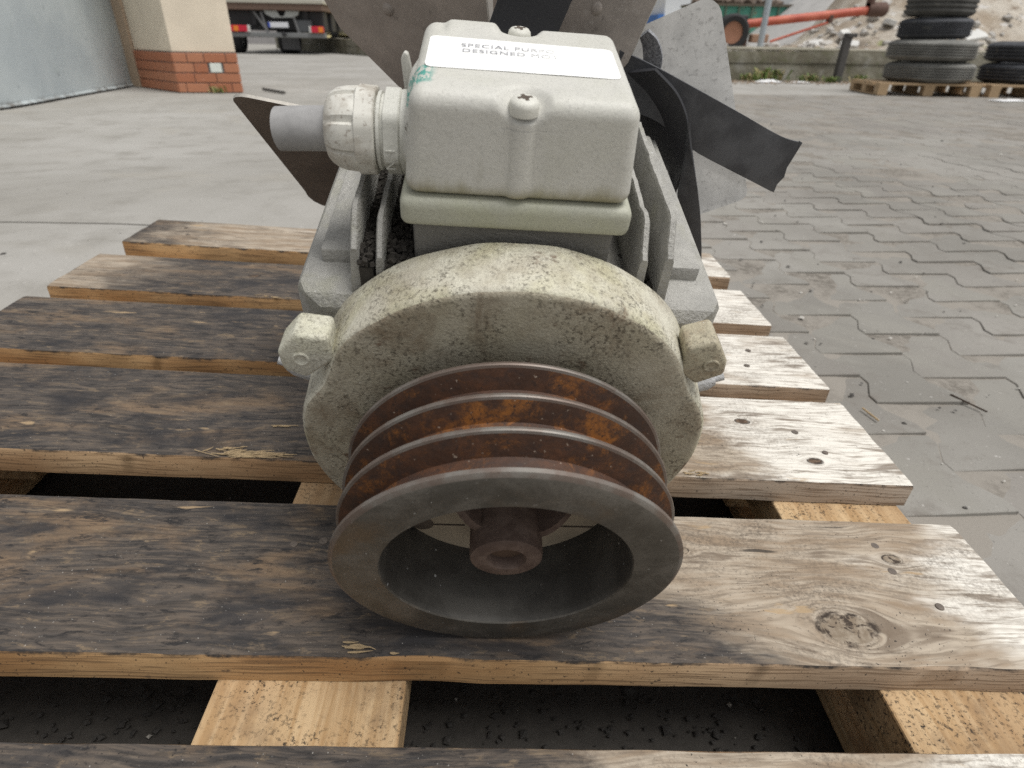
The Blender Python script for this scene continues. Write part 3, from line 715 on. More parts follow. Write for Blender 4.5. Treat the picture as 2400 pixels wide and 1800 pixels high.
def fin(x0, x1, yb, ztop, zbot, th, lean, seed, y0=0.1545):
    mb = MB(); rs = []; N = 26
    for i in range(N + 1):
        y = y0 + (yb - y0) * i / N
        t0 = ztop - 0.020 * (1 - smoothstep(i, 0, 3.2)) + 0.0022 * nz(y * 70, seed, 2) + 0.0012 * nz(y * 190, seed, 3)
        xc = x0 + (x1 - x0) * i / N + 0.0006 * nz(y * 40, seed, 7)
        ring = [(xc - th * 0.5 - 0.001 + lean * 0, y, zbot), (xc - th * 0.5 + lean, y, t0 - 0.0025), (xc - th * 0.28 + lean, y, t0), (xc + th * 0.28 + lean, y, t0), (xc + th * 0.5 + lean, y, t0 - 0.0025), (xc + th * 0.5 + 0.001, y, zbot)]
        rs.append(ring)
    return mb.rings(rs).build('cooling_fin', ALU, motor, 45)
fin(-0.1085, -0.1085, 0.315, 0.158, 0.095, 0.0052, 0.002, 1); fin(-0.0915, -0.0915, 0.315, 0.152, 0.09, 0.0052, 0.001, 2)
fin(0.1030, 0.1030, 0.315, 0.163, 0.095, 0.0058, -0.002, 3); fin(0.0850, 0.0850, 0.315, 0.160, 0.09, 0.0052, -0.001, 4)
MB().box((-0.0685, 0.1585, 0.115), (0.0610, 0.272, 0.1575)).build('box_neck', ALU_D, motor, 40, bevel=0.004)
# dirt packed between the fins
DIRT = plain('packed_dirt', (0.055, 0.05, 0.044), 0.95, 0.7, 160, 0, 0.6, 0.1)
mb = MB(); r = random.Random(4)
for s, xa, xb in ((-1, 0.0955, 0.1045), (-1, 0.0705, 0.0880), (1, 0.068, 0.081), (1, 0.089, 0.099)):
    for i in range(420 if s < 0 else 160):
        x = s * r.uniform(xa, xb); y = r.uniform(0.153, 0.30); z = 0.125 + 0.006 * r.random() - 0.02 * (s > 0); q = r.uniform(0.0008, 0.0021)
        M = Matrix.Translation((x, y, z)) @ Matrix.Rotation(r.uniform(0, 6), 4, (r.random(), r.random(), r.random() + .1))
        mb.box((-q, -q, -q * .7), (q, q, q * .7), 0, M)
    mb.box((min(s * xa, s * xb), 0.153, 0.09), (max(s * xa, s * xb), 0.39, 0.124 - 0.02 * (s > 0)))
tag(mb.build('packed_dirt', DIRT, motor, fix=False), kind='stuff')
# side grease nipples / bolts
for s, x, y, z in ((-1, -0.1545, 0.150, 0.030), (1, 0.1535, 0.152, 0.030)):
    M = Matrix.Translation((x, y, z)) @ Matrix.Rotation(R_(-20 * s), 4, 'Y')
    mb = MB(); mb.lathe([(0.0001, s * 0.020), (0.0032, s * 0.020), (0.0036, s * 0.013), (0.0058, s * 0.0125), (0.0085, s * 0.006), (0.0090, s * -0.006)], 14, 'x', cap0=True)
    mb.v = [tuple(M @ Vector(v)) for v in mb.v]
    mb.build('side_bolt', alu_mat('zinc_bolt_%d' % s, (0.5, 0.5, 0.5), 0.0), motor, 40)
# rear shield and fan hub
MB().lathe([(0.05, 0.418), (0.140, 0.418), (0.143, 0.425), (0.138, 0.440), (0.10, 0.452), (0.04, 0.456)], 72, 'y', cap0=True, cap1=True).build('rear_shield', ALU_D, motor, 40)
HUBM = plain('fan_hub_steel', (0.13, 0.115, 0.10), 0.6, 0.3, 60, 0.3)
hub = MB().lathe([(0.02, 0.457), (0.048, 0.457), (0.050, 0.462), (0.050, 0.520), (0.03, 0.524)], 40, 'y', cap0=True, cap1=True).build('fan_hub', HUBM, motor, 40)

# ---- fan blades
def blade_mat(name, base, spk, dust):
    t = NT(name); co = t.co()
    n1 = t.noise(co, 18, 6, 0.65, 0.4); n2 = t.noise(co, 210, 4, 0.7)
    c = t.mix(t.step(n1, 0.35, 0.7), tuple(v * 0.82 for v in base), tuple(v * 1.12 for v in base))
    c = t.mix(t.math('MULTIPLY', t.step(n2, 0.55, 0.68), spk), c, dust)
    c = t.mix(t.math('MULTIPLY', t.step(t.noise(t.map(co, loc=(2, 8, 1)), 95, 4, 0.65), 0.62, 0.7), 0.55), c, tuple(v * 0.5 for v in base))
    c = t.mix(t.step(t.noise(t.map(co, loc=(5, 5, 1)), 60, 5, 0.75), 0.70, 0.74), c, (0.5, 0.49, 0.46))
    return t.end(c, 0.55, t.bump(n2, 0.2, 0.0005), 0.2, 0.4)
BL_BROWN = blade_mat('blade_brown_paint', (0.40, 0.35, 0.31), 0.35, (0.50, 0.45, 0.405))
BL_GREY = blade_mat('blade_grey_brown', (0.40, 0.355, 0.315), 0.5, (0.52, 0.48, 0.44))
BL_SHADED = blade_mat('blade_shaded_brown', (0.22, 0.18, 0.15), 0.3, (0.28, 0.24, 0.205))  # darker copy of the blade paint: shade of down-facing blades put into the colour
BL_ZINC = blade_mat('blade_dusty_zinc', (0.54, 0.53, 0.505), 0.55, (0.25, 0.24, 0.225))
EDGE_M = plain('blade_bare_edge', (0.5, 0.47, 0.42), 0.5, 0.4, 200, 0.4)
def blade(theta, pitch, r0, r1, chord, skew, mat, r2=None, yc=0.482, rivets=(), corner=0.018, cut=0.10):
    th = R_(theta); er = Vector((math.cos(th), 0, math.sin(th))); et = Vector((-math.sin(th), 0, math.cos(th)))
    p = R_(pitch); nrm = (Vector((0, -1, 0)) * math.cos(p) + et * math.sin(p)); ch = (et * math.cos(p) + Vector((0, 1, 0)) * math.sin(p))
    hw = chord / 2
    r2 = r2 or r1
    pts = [(0.040, -0.022), (cut, -0.045), (r0, -hw)]
    for k in range(5): q = math.pi / 2 * k / 4; pts.append((r1 - corner + corner * math.sin(q), -hw + skew + corner - corner * math.cos(q)))
    for k in range(5): q = math.pi / 2 * k / 4; pts.append((r2 - corner * 1.6 + corner * 1.6 * math.cos(q), hw + skew - corner * 1.6 + corner * 1.6 * math.sin(q)))
    pts += [(r0, hw), (cut, 0.045), (0.040, 0.022)]
    c0 = Vector((0, yc, 0)); h = 0.0016
    def w(s, c, o):
        camber = 0.03 * (c / hw) ** 2 * 0.35
        return c0 + er * s + ch * c + nrm * (o + camber)
    # triangulated plate with an inner row so that it can camber
    N = len(pts); mb = MB()
    A = [w(s, c, h) for s, c in pts]; B = [w(s, c, -h) for s, c in pts]
    ca = w(0.17, 0, h); cb = w(0.17, 0, -h)
    mb.v = [tuple(v) for v in A + B + [ca, cb]]
    for i in range(N):
        j = (i + 1) % N
        mb.f.append((i, j, 2 * N)); mb.m.append(0); mb.f.append((N + j, N + i, 2 * N + 1)); mb.m.append(0)
        mb.f.append((i, N + i, N + j, j)); mb.m.append(1)
    b = mb.build('fan_blade', [mat, EDGE_M], motor, 30)
    for (s, c) in rivets:
        m2 = MB(); c_ = w(s, c, h * 1.0)
        rs = []
        for rr, hh in ((0.0068, -0.001), (0.0066, 0.0012), (0.005, 0.0030), (0.0025, 0.0040), (0.0004, 0.0042)):
            rs.append([c_ + (er * math.cos(a) + ch * math.sin(a)) * rr + nrm * hh for a in [2 * math.pi * j / 16 for j in range(16)]])
        m2.rings(rs, cap0=False).build('rivet', mat, b, 60)
    return b
BLADES = [dict(theta=27, pitch=32, r0=0.19, r1=0.260, r2=0.278, chord=0.204, skew=0.0, mat=BL_ZINC, corner=0.011),
          dict(theta=75, pitch=30, r0=0.19, r1=0.285, chord=0.155, skew=0.0, mat=BL_GREY, rivets=((0.215, -0.028), (0.255, 0.0))),
          dict(theta=117, pitch=30, r0=0.215, r1=0.29, chord=0.19, skew=0.0, mat=BL_BROWN, rivets=((0.215, 0.03), (0.235, -0.01))),
          dict(theta=172, pitch=36, r0=0.15, r1=0.276, r2=0.238, chord=0.236, skew=0.0, mat=BL_SHADED),
          dict(theta=219, pitch=34, r0=0.17, r1=0.262, chord=0.19, skew=0.0, mat=BL_SHADED),
          dict(theta=270, pitch=34, r0=0.16, r1=0.232, chord=0.17, skew=0.0, mat=BL_SHADED),
          dict(theta=323, pitch=34, r0=0.17, r1=0.262, chord=0.19, skew=0.0, mat=BL_GREY)]
for kw in BLADES: blade(**kw)

# ---- terminal box
def rounded_box(lo, hi, r, n, fn=None):
    lo, hi = Vector(lo), Vector(hi); mb = MB(); idx = {}
    nx, ny, nz_ = n; N = (nx, ny, nz_)
    def vert(i, j, k):
        key = (i, j, k)
        if key in idx: return idx[key]
        f = [i / nx, j / ny, k / nz_]
        p = Vector([lo[a] + (hi[a] - lo[a]) * f[a] for a in range(3)])
        q = Vector([min(max(p[a], lo[a] + r), hi[a] - r) for a in range(3)])
        d = p - q
        if d.length > 1e-9: p = q + d.normalized() * r
        if fn: p = fn(p)
        idx[key] = len(mb.v); mb.v.append(tuple(p)); return idx[key]
    for a in range(3):
        b, c = (a + 1) % 3, (a + 2) % 3
        for side in (0, N[a]):
            for u in range(N[b]):
                for v in range(N[c]):
                    q = []
                    for du, dv in ((0, 0), (1, 0), (1, 1), (0, 1)):
                        ijk = [0, 0, 0]; ijk[a] = side; ijk[b] = u + du; ijk[c] = v + dv; q.append(vert(*ijk))
                    mb.f.append(tuple(q if side else reversed(q))); mb.m.append(0)
    return mb
box_base = rounded_box((-0.0755, 0.1515, 0.1575), (0.0685, 0.283, 0.1775), 0.006, (40, 36, 8)).build('terminal_box', BASE_M, motor, 60)
SX = -0.0045
def cov_fn(p):
    f = (p.z - 0.1775) / 0.06
    cx = -0.0042; k = 1 - 0.075 * max(0, f)
    x = cx + (p.x - cx) * k; y = 0.217 + (p.y - 0.217) * (1 - 0.035 * max(0, f)); z = p.z
    # half round column under the front screw
    d = abs(x - SX)
    if p.y < 0.17 and p.z < 0.232:
        y -= 0.0026 * math.sqrt(max(0, 1 - (d / 0.0062) ** 2)) if d < 0.0062 else 0
    # scoops round both lid screws
    for sy in (0.1605, 0.2715):
        q = math.hypot(x - SX, (y - sy) * 1.0)
        if z > 0.222: z -= 0.0052 * (1 - smoothstep(q, 0.008, 0.0165))
    # raised boss for the cable gland on the left wall
    if p.x < -0.06 and p.z < 0.232:
        q = math.hypot(y - 0.209, (z - 0.199))
        x -= 0.0035 * (1 - smoothstep(q, 0.027, 0.036))
    # pressed pad at the rear of the lid
    if z > 0.232 and y > 0.245 and -0.055 < x < -0.016: z += 0.0024 * smoothstep(y, 0.246, 0.262) * smoothstep(x, -0.055, -0.049) * (1 - smoothstep(x, -0.023, -0.016))
    return Vector((x, y, z + 0.0002 * nz(x * 60, y * 60, z * 60)))
cover = rounded_box((-0.0725, 0.1545, 0.1772), (0.0660, 0.280, 0.2380), 0.0090, (96, 80, 44), cov_fn).build('cover', COVER_M, box_base, 60)
def screw(x, y, z, r):
    mb = MB(); rr = 0.6
    mb.lathe([(r * 1.0, z - 0.004), (r * 1.02, z + 0.0006), (r * 0.96, z + 0.0024), (r * 0.8, z + 0.0038), (r * 0.55, z + 0.0044), (r * 0.30, z + 0.0046)], 28, 'z', (x, y, 0))
    o = mb.build('screw', SCREW_M, box_base, 60)
    m2 = MB(); a = R_(20)
    for k in range(2):
        M = Matrix.Translation((x, y, z + 0.0040)) @ Matrix.Rotation(a + k * math.pi / 2, 4, 'Z')
        m2.box((-r * 0.50, -r * 0.13, -0.002), (r * 0.50, r * 0.13, 0.0007 - 0.0001 * k), 0, M)
    m2.build('screw_slot', DARKM, box_base)
screw(SX, 0.1612, 0.2328, 0.0084); screw(SX, 0.2705, 0.2340, 0.0076)
# paper label and its print, glare painted into the letter colour
LZ = 0.2384
def label_mesh():
    mb = MB(); nx, ny = 30, 12; pts = []
    x0, x1 = -0.0615, 0.0535
    for j in range(ny + 1):
        for i in range(nx + 1):
            fx, fy = i / nx, j / ny; x = x0 + (x1 - x0) * fx; y = 0.1925 + 0.001 * fx + (0.0515 - 0.003 * fx) * fy
            z = LZ + 0.0003 * nz(x * 40, y * 40) * 0.6
            q = min(x - x0, x1 - x, 0.02)
            pts.append((x, y, z))
    rc = 0.004
    for k, (x, y, z) in enumerate(pts):
        i, j = k % (nx + 1), k // (nx + 1)
        if i in (0, nx) and j in (0, ny): pts[k] = (x + (0.0012 if i == 0 else -0.0012), y + (0.0012 if j == 0 else -0.0012), z)
    F = [(j * (nx + 1) + i, j * (nx + 1) + i + 1, (j + 1) * (nx + 1) + i + 1, (j + 1) * (nx + 1) + i) for j in range(ny) for i in range(nx)]
    mb.add(pts, F); return mb
label = label_mesh().build('label', LABEL_M, box_base, 60, fix=False)
label['label'] = 'white sticker with two line lettering fading into painted glare'
def print_mat():
    t = NT('glare_print'); x, y, z = t.sep(t.co())
    f = t.step(t.math('ADD', x, t.math('MULTIPLY', t.noise(t.co(), 300, 3), 0.02)), -0.004, 0.028)
    c = t.mix(f, (0.33, 0.33, 0.35), (0.80, 0.80, 0.79))
    return t.end(c, 0.6)
PRINT = print_mat()
def text_mesh(name, body, size, M, mat, parent, extrude=0.0):
    cu = bpy.data.curves.new(name, 'FONT'); cu.body = body; cu.size = size; cu.extrude = extrude; cu.space_character = 1.12
    tmp = bpy.data.objects.new(name + '_tmp', cu); COL.objects.link(tmp)
    bpy.context.view_layer.update()
    me = bpy.data.meshes.new_from_object(tmp.evaluated_get(bpy.context.evaluated_depsgraph_get()))
    bpy.data.objects.remove(tmp); me.name = name
    me.transform(M); me.materials.clear(); me.materials.append(mat)
    return link(name, me, parent)
for body, y, x in (('SPECIAL PURPO', 0.2275, -0.0420), ('DESIGNED MOT', 0.2185, -0.0412)):
    text_mesh('lettering', body, 0.0088, Matrix.Translation((x, y, LZ + 0.0004)) @ Matrix.Diagonal((0.86, 0.9, 1, 1)), PRINT, box_base)
# cable gland on the left wall
GY, GZ = 0.209, 0.1908
def hexring(n_side, r, x0, x1, chamf, rot0=0.2, n=72, flute=0.0):
    rs = []
    def rad(a, rr):
        k = math.pi / n_side; aa = (a - rot0) % (2 * k) - k
        return min(rr * (math.cos(k) / math.cos(aa)) * 1.045, rr)
    return rad
def ring_of(x, r, fn, n=84):
    return [(x, GY + fn(2 * math.pi * j / n, r) * math.cos(2 * math.pi * j / n), GZ + fn(2 * math.pi * j / n, r) * math.sin(2 * math.pi * j / n)) for j in range(n)]
circ = lambda a, r: r
hexf = hexring(6, 1, 0, 0, 0, R_(75))
gland = MB().rings([ring_of(-0.0715, 0.0254, circ), ring_of(-0.0765, 0.0254, circ), ring_of(-0.0768, 0.0255, circ), ring_of(-0.0775, 0.0250, hexf), ring_of(-0.0785, 0.0262, hexf), ring_of(-0.0865, 0.0262, hexf), ring_of(-0.0872, 0.0262, hexf), ring_of(-0.0874, 0.0222, circ), ring_of(-0.0895, 0.0222, circ), ring_of(-0.0898, 0.0238, circ), ring_of(-0.0918, 0.0238, circ), ring_of(-0.0921, 0.0215, circ), ring_of(-0.0990, 0.0215, circ)]).build('cable_gland', GLAND_M, motor, 35)
def nutf(a, r):
    f = abs(((a * 8 / (2 * math.pi) + 0.3) % 1) - 0.5) * 2
    return r * (0.90 + 0.10 * smoothstep(f, 0.0, 0.22))
octf = hexring(8, 1, 0, 0, 0, R_(10))
MB().rings([ring_of(-0.0928, 0.0235, circ), ring_of(-0.0930, 0.0258, octf), ring_of(-0.0938, 0.0268, octf), ring_of(-0.1042, 0.0270, octf), ring_of(-0.1050, 0.0262, octf), ring_of(-0.1056, 0.0256, nutf), ring_of(-0.1120, 0.0252, nutf), ring_of(-0.1175, 0.0240, nutf), ring_of(-0.1215, 0.0216, nutf), ring_of(-0.1240, 0.0186, circ), ring_of(-0.1250, 0.0155, circ), ring_of(-0.1250, 0.0139, circ)], cap1=False).build('gland_nut', NUT_M, gland, 32)
cb = MB(); pts = [(-0.10, GY, GZ), (-0.125, GY, GZ - 0.0006), (-0.142, GY + 0.001, GZ - 0.0022), (-0.1570, GY + 0.002, GZ - 0.0040)]
cb.tube(pts, [0.0136, 0.0136, 0.0136, 0.0134], 40).build('cable_stub', CABLE_M, gland, 50, bevel=0)
text_mesh('lettering', 'NH', 0.0085, Matrix.Translation((-0.0804, GY - 0.0250, GZ - 0.013)) @ Matrix.Rotation(R_(90), 4, 'X') @ Matrix.Rotation(R_(90), 4, 'Z') @ Matrix.Rotation(R_(0), 4, 'X'), GLAND_M, gland, 0.0006)
# thin lug plate behind the gland and the scuffed paint mark beside it
MB().prism([(-0.0745, 0.185), (-0.0785, 0.186), (-0.0815, 0.222), (-0.0790, 0.2265), (-0.0765, 0.2255), (-0.0735, 0.21)], 0.246, 0.2515).build('lug_plate', COVER_M, box_base, 40, bevel=0.0012)

# ------------------------------------------------------------------ black lifting strap
def strap_mat():
    t = NT('black_webbing'); co = t.co()
    w = t.noise(t.map(co, scale=(1, 1, 1)), 700, 2, 0.5); n1 = t.noise(co, 25, 4)
    c = t.mix(n1, (0.020, 0.020, 0.023), (0.042, 0.043, 0.048))
    c = t.mix(t.step(t.noise(co, 120, 5, 0.7), 0.62, 0.75), c, (0.075, 0.072, 0.066))
    return t.end(c, 0.5, t.bump(w, 0.3, 0.0005), 0, 0.45)
STRAP = strap_mat()
def ribbon(mb, cs, ws, th=0.0035, sub=6, end_jag=False):
    """cs centre points, ws full width vectors; smoothly interpolated"""
    cs = [Vector(c) for c in cs]; ws = [Vector(w) for w in ws]; n = len(cs); C_, W_ = [], []
    def cr(p, i, f):
        p0, p1, p2, p3 = p[max(i - 1, 0)], p[i], p[i + 1], p[min(i + 2, n - 1)]
        return 0.5 * ((2 * p1) + (p2 - p0) * f + (2 * p0 - 5 * p1 + 4 * p2 - p3) * f * f + (3 * p1 - p0 - 3 * p2 + p3) * f ** 3)
    for i in range(n - 1):
        for k in range(sub): C_.append(cr(cs, i, k / sub)); W_.append(cr(ws, i, k / sub))
    C_.append(cs[-1]); W_.append(ws[-1]); rs = []
    for i in range(len(C_)):
        d = (C_[min(i + 1, len(C_) - 1)] - C_[max(i - 1, 0)]).normalized(); w = W_[i]; nn = d.cross(w).normalized() * th / 2
        ring = []
        for k in range(7):
            f = k / 6 - 0.5; off = Vector((0, 0, 0))
            if end_jag and i == len(C_) - 1: off = d * (0.006 * nz(k * 1.7, 3.1) - 0.010 * f)
            ring.append(C_[i] + w * f + nn * (1 - 0.3 * (abs(f) > 0.45)) + off)
        for k in range(6, -1, -1):
            f = k / 6 - 0.5; off = Vector((0, 0, 0))
            if end_jag and i == len(C_) - 1: off = d * (0.006 * nz(k * 1.7, 3.1) - 0.010 * f)
            ring.append(C_[i] + w * f - nn * (1 - 0.3 * (abs(f) > 0.45)) + off)
        rs.append(ring)
    mb.rings(rs); return mb
strap = root('lifting_strap', MOTOR, (0.05, 0.42, 0.14))
tag(strap, 'black webbing lifting strap looped behind the terminal box with a loose cut end', 'strap')
ribbon(MB(), [(-0.015, 0.395, 0.135), (-0.004, 0.408, 0.17), (0.008, 0.415, 0.20), (0.028, 0.418, 0.26), (0.05, 0.425, 0.33), (0.08, 0.46, 0.345), (0.10, 0.52, 0.30), (0.11, 0.535, 0.22)],
       [(0.064, 0.004, 0.004)] * 5 + [(0.06, -0.02, 0), (0.055, -0.03, 0), (0.05, -0.03, 0)]).build('strap_band', STRAP, strap, 60)
def edges(A, B, name, mat, jag=False, th=0.0035, sub=6):
    cs = [(Vector(a_) + Vector(b_)) / 2 for a_, b_ in zip(A, B)]; ws = [Vector(a_) - Vector(b_) for a_, b_ in zip(A, B)]
    return ribbon(MB(), cs, ws, th, sub, jag).build(name, mat, strap, 60)
t_ = NT('ribbed_webbing'); co_ = t_.co(); rb_ = t_.noise(t_.map(co_, scale=(1, 0.2, 1)), 420, 2)
RIBM = t_.end(t_.mix(t_.step(rb_, 0.4, 0.6), (0.17, 0.173, 0.185), (0.30, 0.305, 0.32)), 0.6, t_.bump(rb_, 0.6, 0.001), 0, 0.4)
t_ = NT('lit_worn_webbing'); co_ = t_.co(); n_ = t_.noise(co_, 30, 5, 0.6)
TAILM = t_.end(t_.mix(t_.step(n_, 0.35, 0.65), (0.04, 0.041, 0.046), (0.075, 0.077, 0.083)), 0.5, t_.bump(t_.noise(t_.map(co_, scale=(1, 1, 3)), 500, 3), 0.3, 0.0006), 0, 0.5)  # worn webbing, paler than the strap: glancing light from above put into the colour
edges([(0.1284, 0.405, 0.1737), (0.1529, 0.405, 0.1554), (0.1688, 0.405, 0.1347), (0.1765, 0.405, 0.1143), (0.1795, 0.405, 0.0923), (0.181, 0.405, 0.0667), (0.175, 0.41, 0.02), (0.15, 0.42, -0.04)],
      [(0.1014, 0.452, 0.1517), (0.1081, 0.452, 0.1401), (0.1203, 0.452, 0.1242), (0.1395, 0.452, 0.099), (0.1658, 0.452, 0.0677), (0.1880, 0.452, 0.045), (0.19, 0.46, -0.01), (0.17, 0.47, -0.06)], 'strap_band', STRAP)
edges([(0.1315, 0.475, 0.1849), (0.1418, 0.475, 0.1781), (0.1494, 0.475, 0.1669), (0.1524, 0.475, 0.1572), (0.1522, 0.475, 0.1461), (0.1478, 0.475, 0.1332), (0.1387, 0.470, 0.1182), (0.12, 0.46, 0.10)],
      [(0.1261, 0.482, 0.1767), (0.1305, 0.482, 0.1692), (0.1337, 0.482, 0.1595), (0.1357, 0.482, 0.1495), (0.1359, 0.482, 0.1369), (0.1349, 0.482, 0.1239), (0.131, 0.480, 0.1126), (0.115, 0.47, 0.09)], 'strap_eye', RIBM, th=0.005)
edges([(0.1721, 0.404, 0.1271), (0.1774, 0.404, 0.1017), (0.1804, 0.404, 0.0744), (0.1836, 0.404, 0.0502), (0.201, 0.404, 0.0094), (0.2176, 0.404, -0.0481), (0.21, 0.41, -0.11), (0.17, 0.42, -0.15)],
      [(0.1706, 0.398, 0.1305), (0.1812, 0.398, 0.1049), (0.1932, 0.398, 0.0784), (0.2035, 0.398, 0.055), (0.219, 0.398, 0.0144), (0.2342, 0.398, -0.0425), (0.23, 0.40, -0.12), (0.19, 0.40, -0.17)], 'strap_fold', TAILM, th=0.003)
edges([(0.100, 0.440, 0.176), (0.1302, 0.430, 0.1692), (0.1806, 0.423, 0.1515), (0.2298, 0.422, 0.1324), (0.2779, 0.422, 0.1133), (0.304, 0.422, 0.1083)],
      [(0.108, 0.436, 0.125), (0.1464, 0.426, 0.1191), (0.1905, 0.419, 0.0948), (0.2296, 0.416, 0.0793), (0.2621, 0.416, 0.0665), (0.2876, 0.418, 0.0557)], 'loose_end', TAILM, True)

# ------------------------------------------------------------------ building on the left: blue panel wall and plastered pillar on a brick plinth
def painted_panel_mat():
    t = NT('pale_blue_panel_paint'); p = t.pos()
    big = t.noise(p, 1.1, 5, 0.6, 0.4); mid = t.noise(p, 6, 5, 0.65); sm = t.noise(p, 22, 4, 0.6)
    c = t.mix(t.step(big, 0.35, 0.68), (0.385, 0.43, 0.45), (0.475, 0.52, 0.53))
    c = t.mix(t.math('MULTIPLY', t.step(mid, 0.55, 0.75), 0.5), c, (0.36, 0.41, 0.41))
    c = t.mix(t.math('MULTIPLY', t.step(sm, 0.66, 0.72), t.step(mid, 0.5, 0.6)), c, (0.66, 0.70, 0.70))
    c = t.mix(t.math('MULTIPLY', t.step(t.noise(t.map(p, loc=(3, 1, 7)), 9, 3), 0.68, 0.76), 0.6), c, (0.2, 0.23, 0.24))
    z = t.sep(p)[2]
    c = t.mix(t.step(t.math('ADD', z, t.math('MULTIPLY', t.noise(p, 9, 4), 0.12)), 0.11, 0.05), c, (0.10, 0.085, 0.07))
    return t.end(c, 0.6, t.bump(mid, 0.15, 0.02), 0, 0.35)
def plaster_mat(name, col):
    t = NT(name); p = t.pos(); n = t.noise(p, 2.5, 5, 0.6); f = t.noise(p, 60, 4)
    c = t.mix(t.step(n, 0.35, 0.7), tuple(v * 0.9 for v in col), col)
    c = t.mix(t.math('MULTIPLY', t.step(t.noise(p, 13, 4), 0.66, 0.74), 0.4), c, tuple(v * 0.65 for v in col))
    return t.end(c, 0.85, t.bump(f, 0.3, 0.004), 0, 0.25)
def brick_mat():
    t = NT('orange_brick'); p = t.pos(); r = t.t.nodes.new('ShaderNodeObjectInfo').outputs['Random']
    c = t.mix(r, (0.42, 0.165, 0.09), (0.50, 0.225, 0.13))
    c = t.mix(t.math('MULTIPLY', t.step(t.noise(p, 18, 5, 0.65), 0.5, 0.75), 0.5), c, (0.36, 0.19, 0.13))
    c = t.mix(t.step(t.noise(p, 30, 4), 0.70, 0.76), c, (0.6, 0.48, 0.4))
    return t.end(c, 0.75, t.bump(t.noise(p, 80, 4), 0.3, 0.003), 0, 0.3)
PANEL = painted_panel_mat(); PLASTER = plaster_mat('cream_plaster', (0.86, 0.75, 0.60)); TAN = plaster_mat('tan_plaster', (0.52, 0.40, 0.29)); BRICK = brick_mat(); MORTAR = plain('grey_mortar', (0.17, 0.155, 0.15), 0.9, 0.2, 30)
bld = root('building', Matrix.Translation((-3.3, 8.0, 0)))
OFF[bld.name] = {'off': Vector((3.3, -8.0, 0))}
tag(bld, 'building corner with pale blue panel wall and cream pillar on orange bricks', 'building')
# panel wall, gently bulged
mb = MB(); rs = []
a0, a1 = Vector((-3.52, 3.2, 0)), Vector((-4.03, 8.36, 0)); dn = Vector((a1.y - a0.y, -(a1.x - a0.x), 0)).normalized()
for i in range(25):
    f = i / 24; q = a0.lerp(a1, f)
    ring = []
    for z in (0.012, 0.03, 0.5, 1.2, 2.2, 3.6):
        ring.append(q + dn * (0.02 * nz(f * 6, z * 1.1) + (0.03 if z < 0.02 else 0)) + Vector((0, 0, z)))
    for z in (3.6, 0.012): ring.append(q - dn * 0.2 + Vector((0, 0, z)))
    rs.append(ring)
mb.rings(rs).build('wall_panel', PANEL, bld, 40)
MB().rings([[(-4.03, 8.36, z), (-3.87, 8.245, z), (-3.75, 8.5, z), (-4.0, 8.7, z)] for z in (0.0, 3.6)]).build('reveal', TAN, bld)
PC, PR, PL = Vector((-3.118, 7.50, 0)), Vector((-2.474, 7.60, 0)), Vector((-3.862, 8.242, 0))
ins = 0.018
mb = MB().rings([[(p.x, p.y, z) for p in (PC + Vector((0.004, ins, 0)), PR + Vector((-0.012, ins, 0)), PR + Vector((-0.42, 1.0, 0)), PL + Vector((0.2, 0.9, 0)), PL + Vector((ins, ins * 0.6, 0)))] for z in (0.392, 3.6)])
mb.build('pillar', PLASTER, bld, bevel=0.006)
MB().rings([[(p.x, p.y, z) for p in (PC + Vector((0.0, 0.012, 0)), PR + Vector((-0.014, 0.014, 0)), PR + Vector((-0.43, 0.98, 0)), PL + Vector((0.22, 0.86, 0)), PL + Vector((0.012, 0.012, 0)))] for z in (-0.02, 0.388)]).build('plinth_core', MORTAR, bld)
def brick_row(A, B, z0, z1, cuts, skip=()):
    d = (B - A); L = d.length; d.normalize(); n = Vector((d.y, -d.x, 0))
    for k in range(len(cuts) - 1):
        if k in skip: continue
        s0, s1 = cuts[k] * L + 0.004, cuts[k + 1] * L - 0.004
        mb = MB(); M = Matrix(((d.x, -n.x, 0, A.x), (d.y, -n.y, 0, A.y), (0, 0, 1, 0), (0, 0, 0, 1)))
        mb.box((s0, -0.003 * rnd.random(), z0 + 0.005), (s1, 0.05, z1 - 0.005), 0, M)
        mb.build('brick', BRICK, bld, bevel=0.004, bseg=1)
ROWS = [(0, .12, .48, .84, 1), (0, .28, .62, 1), (0, .3, .52, .76, 1), (0, .22, .48, .82, 1)]
for k in range(4):
    z0 = 0.097 * k - 0.002; z1 = z0 + 0.097
    brick_row(PC, PR, z0, z1, ROWS[k], skip=(2,) if k == 2 else ())
    brick_row(PL, PC, z0, z1, (0, 1) if k % 2 else (0, 0.52, 1))
d_ = (PR - PC).normalized(); q = PC + d_ * (0.64 * (PR - PC).length)
MB().box((-0.058, -0.002, 0.198), (0.058, 0.04, 0.287), 0, Matrix(((d_.x, -d_.y, 0, q.x), (d_.y, d_.x, 0, q.y), (0, 0, 1, 0), (0, 0, 0, 1)))).build('white_tile', plain('white_tile', (0.78, 0.82, 0.76), 0.5, 0.05), bld, bevel=0.004)

